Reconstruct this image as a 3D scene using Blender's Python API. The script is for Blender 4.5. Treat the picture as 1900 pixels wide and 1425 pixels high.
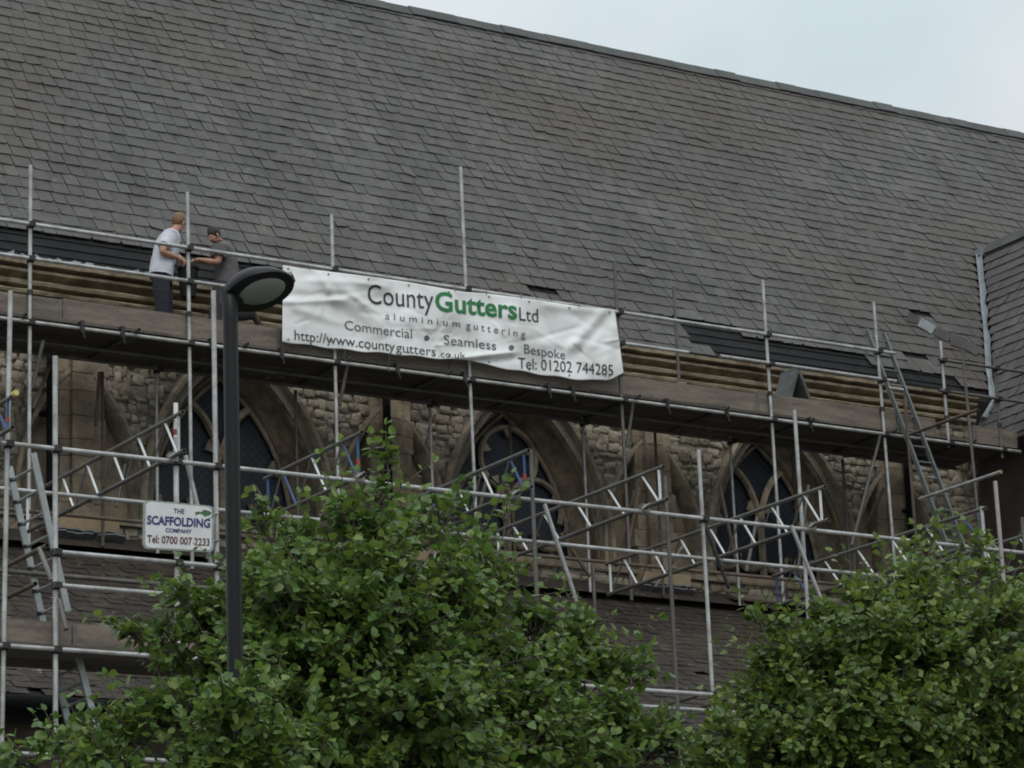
import bpy, bmesh, math, random
from mathutils import Vector, Matrix, noise as mnoise
from mathutils.geometry import tessellate_polygon
R = math.radians
random.seed(7)
scene = bpy.context.scene
for o in list(bpy.data.objects): bpy.data.objects.remove(o)
COL = scene.collection

# ------------------------------------------------------------------ camera
PW, PH, F = 1900.0, 1425.0, 5493.96
AX = Vector((0.8456557, 0.11117047, 0.52202256))     # world X in camera axes (right, down, forward)
AY = Vector((-0.53229734, 0.24725412, 0.80964494))
AZ = Vector((-0.03906362, -0.96255209, 0.26826761))
CAM = Vector((0, 0, 1.6))
def w_of(c): c = Vector(c); return Vector((AX.dot(c), AY.dot(c), AZ.dot(c)))
cam_d = bpy.data.cameras.new('camera'); cam = bpy.data.objects.new('camera', cam_d); COL.objects.link(cam)
r_, u_, b_ = w_of((1, 0, 0)), w_of((0, -1, 0)), w_of((0, 0, -1))
cam.matrix_world = Matrix(((r_.x, u_.x, b_.x, CAM.x), (r_.y, u_.y, b_.y, CAM.y), (r_.z, u_.z, b_.z, CAM.z), (0, 0, 0, 1)))
cam_d.sensor_width = 36.0; cam_d.lens = F / PW * 36.0; cam_d.clip_start = .1; cam_d.clip_end = 4000
scene.camera = cam
def ray(px, py): return w_of((px - PW / 2, py - PH / 2, F))
def PY(px, py, y): d = ray(px, py); return CAM + d * (y / d.y)
def PZ(px, py, z): d = ray(px, py); return CAM + d * ((z - CAM.z) / d.z)
def PX(px, py, x): d = ray(px, py); return CAM + d * (x / d.x)

# ------------------------------------------------------------------ light
scene.view_settings.view_transform = 'Standard'; scene.view_settings.look = 'None'
scene.cycles.filter_width = 1.9; scene.view_settings.exposure = 0.0; scene.view_settings.gamma = 1.0
SUN_EL, SUN_ROT = 48.0, 200.0
world = bpy.data.worlds.new("World"); scene.world = world; world.use_nodes = True
nt = world.node_tree; nd = nt.nodes; nd.clear()
out = nd.new('ShaderNodeOutputWorld'); bg = nd.new('ShaderNodeBackground'); sky = nd.new('ShaderNodeTexSky')
sky.sky_type = 'NISHITA'; sky.sun_disc = False; sky.sun_elevation = R(SUN_EL); sky.sun_rotation = R(SUN_ROT)
sky.air_density = 1.2; sky.dust_density = 3.0
bg.inputs['Strength'].default_value = 0.12
tc = nd.new('ShaderNodeTexCoord'); nz = nd.new('ShaderNodeTexNoise'); nz.inputs['Scale'].default_value = 7.5
nz.inputs['Detail'].default_value = 3.5; nz.inputs['Roughness'].default_value = .5
rp = nd.new('ShaderNodeValToRGB'); rp.color_ramp.elements[0].position = .36; rp.color_ramp.elements[1].position = .66
rp.color_ramp.elements[0].color = (5.1, 5.9, 6.15, 1); rp.color_ramp.elements[1].color = (6.15, 6.5, 6.65, 1)   # cloud sheet
mx = nd.new('ShaderNodeMix'); mx.data_type = 'RGBA'; mx.inputs[0].default_value = .92
nt.links.new(tc.outputs['Generated'], nz.inputs['Vector']); nt.links.new(nz.outputs['Fac'], rp.inputs['Fac'])
nt.links.new(sky.outputs['Color'], mx.inputs[6]); nt.links.new(rp.outputs['Color'], mx.inputs[7])
sx = nd.new('ShaderNodeSeparateXYZ'); mrz = nd.new('ShaderNodeMapRange'); vm = nd.new('ShaderNodeVectorMath'); vm.operation = 'SCALE'
mrz.inputs['From Min'].default_value = .32; mrz.inputs['From Max'].default_value = 1.0; mrz.inputs['To Min'].default_value = 1.0; mrz.inputs['To Max'].default_value = 2.0
nt.links.new(tc.outputs['Generated'], sx.inputs[0]); nt.links.new(sx.outputs['Z'], mrz.inputs['Value'])
nt.links.new(mx.outputs[2], vm.inputs[0]); nt.links.new(mrz.outputs['Result'], vm.inputs['Scale'])
nt.links.new(vm.outputs[0], bg.inputs['Color']); nt.links.new(bg.outputs['Background'], out.inputs['Surface'])
sun_d = bpy.data.lights.new('sun', 'SUN'); sun_d.energy = 0.7; sun_d.angle = R(25); sun_d.color = (1, .96, .9)
sun = bpy.data.objects.new('sun', sun_d); COL.objects.link(sun)
sd = Vector((math.sin(R(SUN_ROT)) * math.cos(R(SUN_EL)), math.cos(R(SUN_ROT)) * math.cos(R(SUN_EL)), math.sin(R(SUN_EL))))
sun.rotation_euler = sd.to_track_quat('Z', 'Y').to_euler(); sun.location = sd * 60

# ------------------------------------------------------------------ materials
def new_mat(name):
    m = bpy.data.materials.new(name); m.use_nodes = True
    n = m.node_tree.nodes; return m, n, m.node_tree.links, n['Principled BSDF']
def mat(name, c, rough=.7, metal=0., var=.25, scale=3., bump=0., bscale=20., island=0., c2=None, spec=None, stretch=None):
    """colour c broken up by two noises (towards c2), plus per-piece variation and a bump"""
    m, n, l, p = new_mat(name)
    p.inputs['Roughness'].default_value = rough; p.inputs['Metallic'].default_value = metal
    if spec is not None: p.inputs['Specular IOR Level'].default_value = spec
    c2 = c2 or tuple(x * (1 - var) for x in c)
    g = n.new('ShaderNodeNewGeometry'); t = n.new('ShaderNodeTexNoise'); t.inputs['Scale'].default_value = scale
    t.inputs['Detail'].default_value = 6; t.inputs['Roughness'].default_value = .65
    if stretch:
        mp = n.new('ShaderNodeMapping'); mp.inputs['Scale'].default_value = stretch; l.new(g.outputs['Position'], mp.inputs['Vector']); l.new(mp.outputs['Vector'], t.inputs['Vector'])
    else: l.new(g.outputs['Position'], t.inputs['Vector'])
    rr = n.new('ShaderNodeValToRGB'); rr.color_ramp.elements[0].position = .35; rr.color_ramp.elements[1].position = .68
    rr.color_ramp.elements[0].color = (*c, 1); rr.color_ramp.elements[1].color = (*c2, 1)
    l.new(t.outputs['Fac'], rr.inputs['Fac']); col = rr.outputs['Color']
    if island:
        hs = n.new('ShaderNodeHueSaturation'); mr = n.new('ShaderNodeMapRange')
        mr.inputs['To Min'].default_value = 1 - island; mr.inputs['To Max'].default_value = 1 + island
        l.new(g.outputs['Random Per Island'], mr.inputs['Value']); l.new(mr.outputs['Result'], hs.inputs['Value'])
        l.new(col, hs.inputs['Color']); col = hs.outputs['Color']
    l.new(col, p.inputs['Base Color'])
    if bump:
        t2 = n.new('ShaderNodeTexNoise'); t2.inputs['Scale'].default_value = bscale; t2.inputs['Detail'].default_value = 5
        l.new(g.outputs['Position'], t2.inputs['Vector'])
        b = n.new('ShaderNodeBump'); b.inputs['Strength'].default_value = bump; b.inputs['Distance'].default_value = .02
        l.new(t2.outputs['Fac'], b.inputs['Height']); l.new(b.outputs['Normal'], p.inputs['Normal'])
    return m
def piece_mat(name, cols, rough=.75, scale=1.2, blot=.35, bump=.4, bscale=30., spots=None, tint=None):
    """each separate piece takes its own colour from cols; large and small weather blotches on top"""
    m, n, l, p = new_mat(name)
    p.inputs['Roughness'].default_value = rough; p.inputs['Specular IOR Level'].default_value = .35
    g = n.new('ShaderNodeNewGeometry'); rr = n.new('ShaderNodeValToRGB'); cr = rr.color_ramp
    cr.interpolation = 'LINEAR'
    while len(cr.elements) < len(cols): cr.elements.new(.5)
    for i, c in enumerate(cols): cr.elements[i].position = i / (len(cols) - 1); cr.elements[i].color = (*c, 1)
    l.new(g.outputs['Random Per Island'], rr.inputs['Fac']); col = rr.outputs['Color']
    for sc, am in ((scale, blot), (scale * 9, blot * .8)):
        t = n.new('ShaderNodeTexNoise'); t.inputs['Scale'].default_value = sc; t.inputs['Detail'].default_value = 5
        l.new(g.outputs['Position'], t.inputs['Vector'])
        mr = n.new('ShaderNodeMapRange'); mr.inputs['From Min'].default_value = .3; mr.inputs['From Max'].default_value = .7
        mr.inputs['To Min'].default_value = 1 - am; mr.inputs['To Max'].default_value = 1 + am
        l.new(t.outputs['Fac'], mr.inputs['Value'])
        hs = n.new('ShaderNodeHueSaturation'); l.new(mr.outputs['Result'], hs.inputs['Value']); l.new(col, hs.inputs['Color']); col = hs.outputs['Color']
    if tint:          # broad areas of another weathering colour, and run-off streaks down the slope
        for vec, lo, hi, amt, tc_ in (((.22, .22, .22), .42, .68, .75, tint), ((2.6, .35, .28), .52, .75, .45, tuple(x * .55 for x in tint)), ((5., 5., 5.), .66, .72, .5, (.16, .165, .14))):
            mp = n.new('ShaderNodeMapping'); mp.inputs['Scale'].default_value = vec; l.new(g.outputs['Position'], mp.inputs['Vector'])
            t = n.new('ShaderNodeTexNoise'); t.inputs['Scale'].default_value = 1; t.inputs['Detail'].default_value = 5; l.new(mp.outputs['Vector'], t.inputs['Vector'])
            mr = n.new('ShaderNodeMapRange'); mr.inputs['From Min'].default_value = lo; mr.inputs['From Max'].default_value = hi; mr.inputs['To Max'].default_value = amt
            l.new(t.outputs['Fac'], mr.inputs['Value']); mm = n.new('ShaderNodeMix'); mm.data_type = 'RGBA'
            l.new(mr.outputs['Result'], mm.inputs[0]); l.new(col, mm.inputs[6]); mm.inputs[7].default_value = (*tc_, 1); col = mm.outputs[2]
    if spots:
        t = n.new('ShaderNodeTexNoise'); t.inputs['Scale'].default_value = spots[1]; t.inputs['Detail'].default_value = 4
        l.new(g.outputs['Position'], t.inputs['Vector'])
        mr = n.new('ShaderNodeMapRange'); mr.inputs['From Min'].default_value = spots[2]; mr.inputs['From Max'].default_value = spots[2] + .05
        l.new(t.outputs['Fac'], mr.inputs['Value'])
        mm = n.new('ShaderNodeMix'); mm.data_type = 'RGBA'; l.new(mr.outputs['Result'], mm.inputs[0]); l.new(col, mm.inputs[6]); mm.inputs[7].default_value = (*spots[0], 1)
        col = mm.outputs[2]
    l.new(col, p.inputs['Base Color'])
    if bump:
        t2 = n.new('ShaderNodeTexNoise'); t2.inputs['Scale'].default_value = bscale; t2.inputs['Detail'].default_value = 6
        l.new(g.outputs['Position'], t2.inputs['Vector'])
        b = n.new('ShaderNodeBump'); b.inputs['Strength'].default_value = bump; b.inputs['Distance'].default_value = .02
        l.new(t2.outputs['Fac'], b.inputs['Height']); l.new(b.outputs['Normal'], p.inputs['Normal'])
    return m
M = {}
M['slate'] = piece_mat('roof_slate', [(0.061, 0.058, 0.055), (0.071, 0.069, 0.063), (0.080, 0.077, 0.071), (0.067, 0.067, 0.064), (0.085, 0.081, 0.073), (0.077, 0.067, 0.064), (0.085, 0.083, 0.077), (0.074, 0.063, 0.060), (0.097, 0.095, 0.088)], .66, .5, .22, .7, 28, tint=(0.074, 0.058, 0.048))
M['slate_t'] = piece_mat('transept_slate', [(.066, .06, .058), (.08, .072, .07), (.072, .066, .066), (.088, .078, .074)], .7, .7, .2, .5, 25)
M['aisle_slate'] = piece_mat('mossy_aisle_slate', [(.04, .032, .026), (.052, .041, .033), (.044, .034, .028), (.06, .047, .038)], .85, 1.3, .35, .9, 18, spots=((.2, .18, .155), 9, .66))
M['felt'] = mat('roofing_felt', (.019, .019, .02), .85, 0, .5, 3, .6, 14, spec=.2)
M['ridge'] = mat('ridge_tile_clay', (.07, .072, .07), .75, 0, .3, 3, .3, 20, .15)
M['stone'] = piece_mat('rubble_stone', [(.21, .18, .14), (.28, .245, .19), (.23, .2, .155), (.33, .295, .235), (.19, .16, .125), (.26, .215, .16)], .9, 1.5, .42, 1.2, 26)
M['mortar'] = mat('lime_mortar', (.185, .16, .128), .95, 0, .4, 5, .8, 25)
M['ashlar'] = mat('weathered_ashlar', (.33, .26, .18), .88, 0, .5, 3.4, .8, 16, .16, (.13, .105, .08))
M['mould'] = mat('window_moulding_stone', (.32, .26, .185), .88, 0, .5, 4.2, .8, 18, 0, (.11, .09, .07))
M['cornice'] = mat('cornice_stone', (.38, .315, .22), .85, 0, .5, 3.6, .7, 16, 0, (.15, .11, .07))
M['tan'] = mat('new_tan_stone', (.36, .27, .17), .85, 0, .3, 3, .4, 20)
M['lead'] = mat('grey_lead', (.2, .215, .225), .5, .3, .45, 5, .5, 14)
M['valley'] = mat('valley_lead', (.34, .37, .39), .45, .35, .4, 4, .4, 10)
M['pipe'] = mat('black_iron', (.01, .01, .011), .85, 0, .3, 5, spec=.15)
M['galv'] = mat('galvanised_tube', (.54, .545, .54), .45, .4, .4, 5, .2, 30, .14, (.27, .26, .245))
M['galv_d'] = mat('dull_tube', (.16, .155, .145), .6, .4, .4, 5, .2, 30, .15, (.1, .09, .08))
M['rusty'] = mat('rusty_tube', (.13, .1, .08), .75, .2, .5, 6, .3, 30, 0, (.075, .05, .035))
M['pink'] = mat('painted_tube', (.4, .35, .35), .6, .1, .3, 7)
M['alu'] = mat('bright_alloy_lacing', (.68, .69, .68), .4, .15, .2, 8)
M['blue'] = mat('blue_paint', (.03, .075, .2), .5, 0, .4, 8)
M['red'] = mat('red_paint', (.3, .045, .03), .5, 0, .3, 8)
M['white'] = mat('white_paint', (.75, .75, .73), .5, 0, .15, 8)
M['yellow'] = mat('yellow_cap', (.6, .5, .16), .5, 0, .2, 8)
M['steel_d'] = mat('coupler_steel', (.05, .048, .045), .6, .5, .5, 12)
M['coupler_l'] = mat('coupler_zinc', (.3, .29, .27), .5, .5, .5, 12)
M['board'] = mat('scaffold_board_wood', (.2, .162, .13), .85, 0, .35, 2.2, .8, 14, .2, (.095, .078, .064), stretch=(.55, 3, 5))
M['deck'] = mat('old_deck_wood', (.115, .098, .082), .9, 0, .4, 2, .4, 14, .3, stretch=(.5, 4, 4))
M['glass'] = None
M['black'] = mat('lamp_black_paint', (.007, .0075, .009), .45, 0, .25, 5, spec=.28)
M['soil'] = mat('ground_paving', (.16, .155, .14), .95, 0, .3, .6, .5, 8)
M['bark'] = mat('grey_brown_bark', (.1, .085, .065), .95, 0, .4, 6, .8, 20)
M['ladder'] = mat('ladder_alloy', (.4, .42, .42), .4, .5, .3, 6, 0, 30, .1)
M['ladder_d'] = mat('dull_ladder_alloy', (.17, .185, .18), .55, .4, .3, 6, 0, 30, .1)
M['rope'] = mat('black_rope', (.012, .012, .013), .8)

def glass_mat():
    m, n, l, p = new_mat('leaded_glass')
    tcn = n.new('ShaderNodeNewGeometry'); mp = n.new('ShaderNodeMapping'); mp.inputs['Rotation'].default_value = (0, R(45), 0)
    l.new(tcn.outputs['Position'], mp.inputs['Vector'])
    br = n.new('ShaderNodeTexNoise'); br.inputs['Scale'].default_value = 5
    l.new(tcn.outputs['Position'], br.inputs['Vector'])
    ck = n.new('ShaderNodeTexWave'); ck.wave_type = 'BANDS'; ck.bands_direction = 'X'; ck.inputs['Scale'].default_value = 3.6
    ck2 = n.new('ShaderNodeTexWave'); ck2.wave_type = 'BANDS'; ck2.bands_direction = 'Z'; ck2.inputs['Scale'].default_value = 3.6
    l.new(mp.outputs['Vector'], ck.inputs['Vector']); l.new(mp.outputs['Vector'], ck2.inputs['Vector'])
    mn = n.new('ShaderNodeMath'); mn.operation = 'MAXIMUM'; l.new(ck.outputs['Fac'], mn.inputs[0]); l.new(ck2.outputs['Fac'], mn.inputs[1])
    mr = n.new('ShaderNodeMapRange'); mr.inputs['From Min'].default_value = .94; mr.inputs['From Max'].default_value = .99
    l.new(mn.outputs[0], mr.inputs['Value'])
    cr = n.new('ShaderNodeValToRGB'); cr.color_ramp.elements[0].color = (.012, .016, .025, 1); cr.color_ramp.elements[1].color = (.04, .048, .062, 1)
    l.new(br.outputs['Fac'], cr.inputs['Fac'])
    mm = n.new('ShaderNodeMix'); mm.data_type = 'RGBA'; l.new(mr.outputs['Result'], mm.inputs[0]); l.new(cr.outputs['Color'], mm.inputs[6]); mm.inputs[7].default_value = (.012, .012, .013, 1)
    l.new(mm.outputs[2], p.inputs['Base Color']); p.inputs['Roughness'].default_value = .4; p.inputs['Specular IOR Level'].default_value = .25
    return m
M['glass'] = glass_mat()
def leaf_mat(name, hue):
    m, n, l, p = new_mat(name)
    g = n.new('ShaderNodeNewGeometry'); cr = n.new('ShaderNodeValToRGB'); e = cr.color_ramp
    cols = [(.05, .098, .022), (.066, .125, .026), (.086, .155, .029), (.108, .182, .032), (.15, .215, .038)]
    while len(e.elements) < len(cols): e.elements.new(.5)
    for i, c in enumerate(cols): e.elements[i].position = i / 4; e.elements[i].color = (c[0] * hue, c[1], c[2], 1)
    l.new(g.outputs['Random Per Island'], cr.inputs['Fac']); l.new(cr.outputs['Color'], p.inputs['Base Color'])
    p.inputs['Roughness'].default_value = .46; p.inputs['Specular IOR Level'].default_value = .45
    tr = n.new('ShaderNodeBsdfTranslucent'); ms = n.new('ShaderNodeMixShader'); ms.inputs[0].default_value = .27
    hs = n.new('ShaderNodeHueSaturation'); hs.inputs['Value'].default_value = 1.7; hs.inputs['Hue'].default_value = .485
    l.new(cr.outputs['Color'], hs.inputs['Color']); l.new(hs.outputs['Color'], tr.inputs['Color'])
    o = n['Material Output']; l.new(p.outputs[0], ms.inputs[1]); l.new(tr.outputs[0], ms.inputs[2]); l.new(ms.outputs[0], o.inputs['Surface'])
    return m
M['leaf'] = leaf_mat('lime_leaf', 1.0); M['leaf2'] = leaf_mat('lime_leaf_yellow', 1.1)

# ------------------------------------------------------------------ mesh helpers
def tag(o, label=None, cat=None, group=None, kind=None):
    if label: o['label'] = label
    if cat: o['category'] = cat
    if group: o['group'] = group
    if kind: o['kind'] = kind
    return o
def thing(name, loc, label, cat, group=None):
    o = bpy.data.objects.new(name, None); COL.objects.link(o); o.location = loc; o.empty_display_size = .3
    return tag(o, label, cat, group)
def origin(o):
    v = Vector((0, 0, 0))
    while o: v += o.location; o = o.parent
    return v
class MB:
    def __init__(s): s.v = []; s.f = []
    def add(s, vs, fs):
        k = len(s.v); s.v += [tuple(v) for v in vs]; s.f += [tuple(i + k for i in f) for f in fs]; return s
    def box(s, lo, hi):
        x0, y0, z0 = lo; x1, y1, z1 = hi
        return s.add([(x0, y0, z0), (x1, y0, z0), (x1, y1, z0), (x0, y1, z0), (x0, y0, z1), (x1, y0, z1), (x1, y1, z1), (x0, y1, z1)],
                     [(0, 3, 2, 1), (4, 5, 6, 7), (0, 1, 5, 4), (1, 2, 6, 5), (2, 3, 7, 6), (3, 0, 4, 7)])
    def obox(s, c, ax, ay, az):
        c = Vector(c); vs = [c + ax * i + ay * j + az * k for k in (-1, 1) for j in (-1, 1) for i in (-1, 1)]
        return s.add(vs, [(0, 2, 3, 1), (4, 5, 7, 6), (0, 1, 5, 4), (1, 3, 7, 5), (3, 2, 6, 7), (2, 0, 4, 6)])
    def tube(s, a, b, r, n=10, r2=None, hollow=False):
        a = Vector(a); b = Vector(b); d = (b - a).normalized(); r2 = r if r2 is None else r2
        t = Vector((0, 0, 1)) if abs(d.z) < .9 else Vector((1, 0, 0)); x = d.cross(t).normalized(); y = d.cross(x)
        vs = []
        for p, q in ((a, r), (b, r2)):
            for i in range(n): an = 2 * math.pi * i / n; vs.append(p + x * (q * math.cos(an)) + y * (q * math.sin(an)))
        fs = [(i, (i + 1) % n, n + (i + 1) % n, n + i) for i in range(n)]
        if not hollow: fs += [tuple(range(n))[::-1], tuple(range(n, 2 * n))]
        else:
            m = len(vs)
            for p, q, dd in ((a, r, d * .08), (b, r2, d * -.08)):
                for k in (0, 1):
                    for i in range(n): an = 2 * math.pi * i / n; vs.append(p + dd * k + x * (q * .84 * math.cos(an)) + y * (q * .84 * math.sin(an)))
            for i in range(n):
                j = (i + 1) % n
                fs += [(i, m + i, m + j, j), (m + i, m + n + i, m + n + j, m + j)]
                fs += [(n + i, n + j, m + 2 * n + j, m + 2 * n + i), (m + 2 * n + i, m + 2 * n + j, m + 3 * n + j, m + 3 * n + i)]
            fs += [tuple(m + n + i for i in range(n)), tuple(m + 3 * n + i for i in range(n))]
        return s.add(vs, fs)
    def path(s, pts, r, n=8, closed=False):
        pts = [Vector(p) for p in pts]; N = len(pts); rings = []
        for i, p in enumerate(pts):
            if closed: d = pts[(i + 1) % N] - pts[i - 1]
            else: d = pts[min(i + 1, N - 1)] - pts[max(i - 1, 0)]
            d.normalize(); t = Vector((0, 1, 0)) if abs(d.y) < .9 else Vector((1, 0, 0))
            x = d.cross(t).normalized(); y = d.cross(x); rr = r[i] if isinstance(r, (list, tuple)) else r
            rings.append([p + x * (rr * math.cos(2 * math.pi * k / n)) + y * (rr * math.sin(2 * math.pi * k / n)) for k in range(n)])
        vs = [v for q in rings for v in q]; fs = []
        for i in range(N if closed else N - 1):
            j = (i + 1) % N
            for k in range(n): fs.append((i * n + k, i * n + (k + 1) % n, j * n + (k + 1) % n, j * n + k))
        if not closed: fs += [tuple(range(n))[::-1], tuple((N - 1) * n + k for k in range(n))]
        return s.add(vs, fs)
    def build(s, name, m, parent=None, smooth=False, label=None):
        me = bpy.data.meshes.new(name); og = origin(parent) if parent else Vector((0, 0, 0))
        me.from_pydata([(v[0] - og.x, v[1] - og.y, v[2] - og.z) for v in s.v], [], s.f); me.update()
        if m: me.materials.append(m)
        o = bpy.data.objects.new(name, me); COL.objects.link(o)
        if parent: o.parent = parent
        if smooth:
            me.polygons.foreach_set('use_smooth', [True] * len(me.polygons))
            if smooth == 2:
                bm = bmesh.new(); bm.from_mesh(me)
                for e in bm.edges: e.smooth = not (len(e.link_faces) == 2 and e.calc_face_angle(0) > R(42))
                bm.to_mesh(me); bm.free()
        if label: o['label'] = label
        return o

YP, YN, YW = 32.0, 26.97, 33.71          # platform face, outer scaffold face, clerestory wall face
P0 = PY(1840, 745, YW - .2); PITCH = R(52); RU = Vector((0, math.cos(PITCH), math.sin(PITCH))); RN = Vector((0, -math.sin(PITCH), math.cos(PITCH)))
RIDGE_S = 9.45
def onroof(x, s_, h=0.): return Vector((x, P0.y, P0.z)) + RU * s_ + RN * h

# ------------------------------------------------------------------ ground
g = MB().add([(-600, -600, 0), (900, -600, 0), (900, 900, 0), (-600, 900, 0)], [(0, 1, 2, 3)]).build('ground', M['soil']); tag(g, kind='structure')

# ------------------------------------------------------------------ church
church = thing('church', (22, 34, 0), 'large stone church with steep grey slate roof and pointed clerestory windows behind scaffolding', 'church')
WIN = [17.4, 21.88, 26.35]; PIL = [15.14, 19.7, 24.04, 28.5]
ALLW = [12.93] + WIN + [30.4 + .5]; ALLP = [10.7] + PIL
def arch(c, a, rr, zs, zb, off=0., n=14):
    """pointed arch outline, from left foot over the apex to right foot; off moves it outwards"""
    a2 = a + off; r2 = rr + off; cx = r2 - a2; top = math.acos(cx / r2); pts = [(c - a2, zb - off * .3)]
    for i in range(n + 1): t = top * i / n; pts.append((c + cx - r2 * math.cos(t), zs + r2 * math.sin(t)))
    for i in range(n - 1, -1, -1): t = top * i / n; pts.append((c - cx + r2 * math.cos(t), zs + r2 * math.sin(t)))
    pts.append((c + a2, zb - off * .3)); return pts
def sweep_arch(mb, spec, prof):
    rows = [[(x, YW + d, z) for x, z in arch(*spec, off=o)] for o, d in prof]; N = len(rows[0])
    mb.add([p for r in rows for p in r], [(j * N + i, j * N + i + 1, (j + 1) * N + i + 1, (j + 1) * N + i) for j in range(len(rows) - 1) for i in range(N - 1)])
WS = lambda c: (c, 1.25, 2.6, 10.5, 10.32)
LS = lambda c: (c, .8, 2.2, 10.5, 10.22)
XL, XR, ZB, ZT = 9.5, 30.2, 9.3, 13.05
# wall sheet with the openings left out
loops = [[Vector((XL, 0, ZB)), Vector((XR, 0, ZB)), Vector((XR, 0, ZT)), Vector((XL, 0, ZT))]]
for c in ALLW[1:-1]: loops.append([Vector((x, 0, z)) for x, z in arch(*WS(c), off=-.02)])
for c in ALLP: loops.append([Vector((x, 0, z)) for x, z in arch(*LS(c), off=-.01)])
wl = MB(); flat = [v for L in loops for v in L]
wl.add([(v.x, YW, v.z) for v in flat], tessellate_polygon(loops))
wall = wl.build('clerestory_wall', M['mortar'], church)
def in_arch(x, z, spec, off):
    c, a, rr, zs, zb = spec; a += off; rr += off
    if z < zb - .05 or abs(x - c) > a: return False
    if z <= zs: return True
    cx = rr - a; return (abs(x - c) + cx) ** 2 + (z - zs) ** 2 < rr * rr
st = MB(); z = ZB; rnd = random.Random(3)
while z < ZT:
    h = rnd.uniform(.085, .15); x = XL + rnd.uniform(0, .2)
    while x < XR:
        w = rnd.uniform(.1, .26); zz = h
        if rnd.random() < .2: zz = h * 1.5
        dz_ = rnd.uniform(-.035, .035); cx, cz = x + w / 2, z + h / 2 + dz_
        bad = any(in_arch(cx + dx, cz + dz, WS(c), .1) for c in ALLW[1:-1] for dx in (-w * .35, w * .35) for dz in (-h * .3, h * .3)) or any(in_arch(cx + dx, cz, LS(c), .03) for c in ALLP for dx in (-w * .35, w * .35)) or any(abs(cx - c) < .3 + w * .3 and cz > 11.9 for c in ALLP)
        if not bad:
            g0 = .008; d = rnd.uniform(.018, .042); j = lambda q=.024: rnd.uniform(-q, q)
            x0, x1, z0, z1 = x + g0, x + w - g0, z + g0 + dz_, z + zz - g0 + dz_ + rnd.uniform(-.02, .03)
            base = [(x0 + j(), YW + .02, z0 + j()), (x1 + j(), YW + .02, z0 + j()), (x1 + j(), YW + .02, z1 + j()), (x0 + j(), YW + .02, z1 + j())]
            mid = [(bx + (cx - bx) * .05, YW - d * .6, bz + (cz - bz) * .05) for bx, by, bz in base]
            fr = [(bx + (cx - bx) * .16, YW - d + j(.01), bz + (cz - bz) * .2) for bx, by, bz in base]
            st.add(base + mid + fr, [(0, 1, 5, 4), (1, 2, 6, 5), (2, 3, 7, 6), (3, 0, 4, 7), (4, 5, 9, 8), (5, 6, 10, 9), (6, 7, 11, 10), (7, 4, 8, 11), (8, 9, 10, 11)])
        x += w
    z += h
st.build('rubble_stonework', M['stone'], church, smooth=True)
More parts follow.
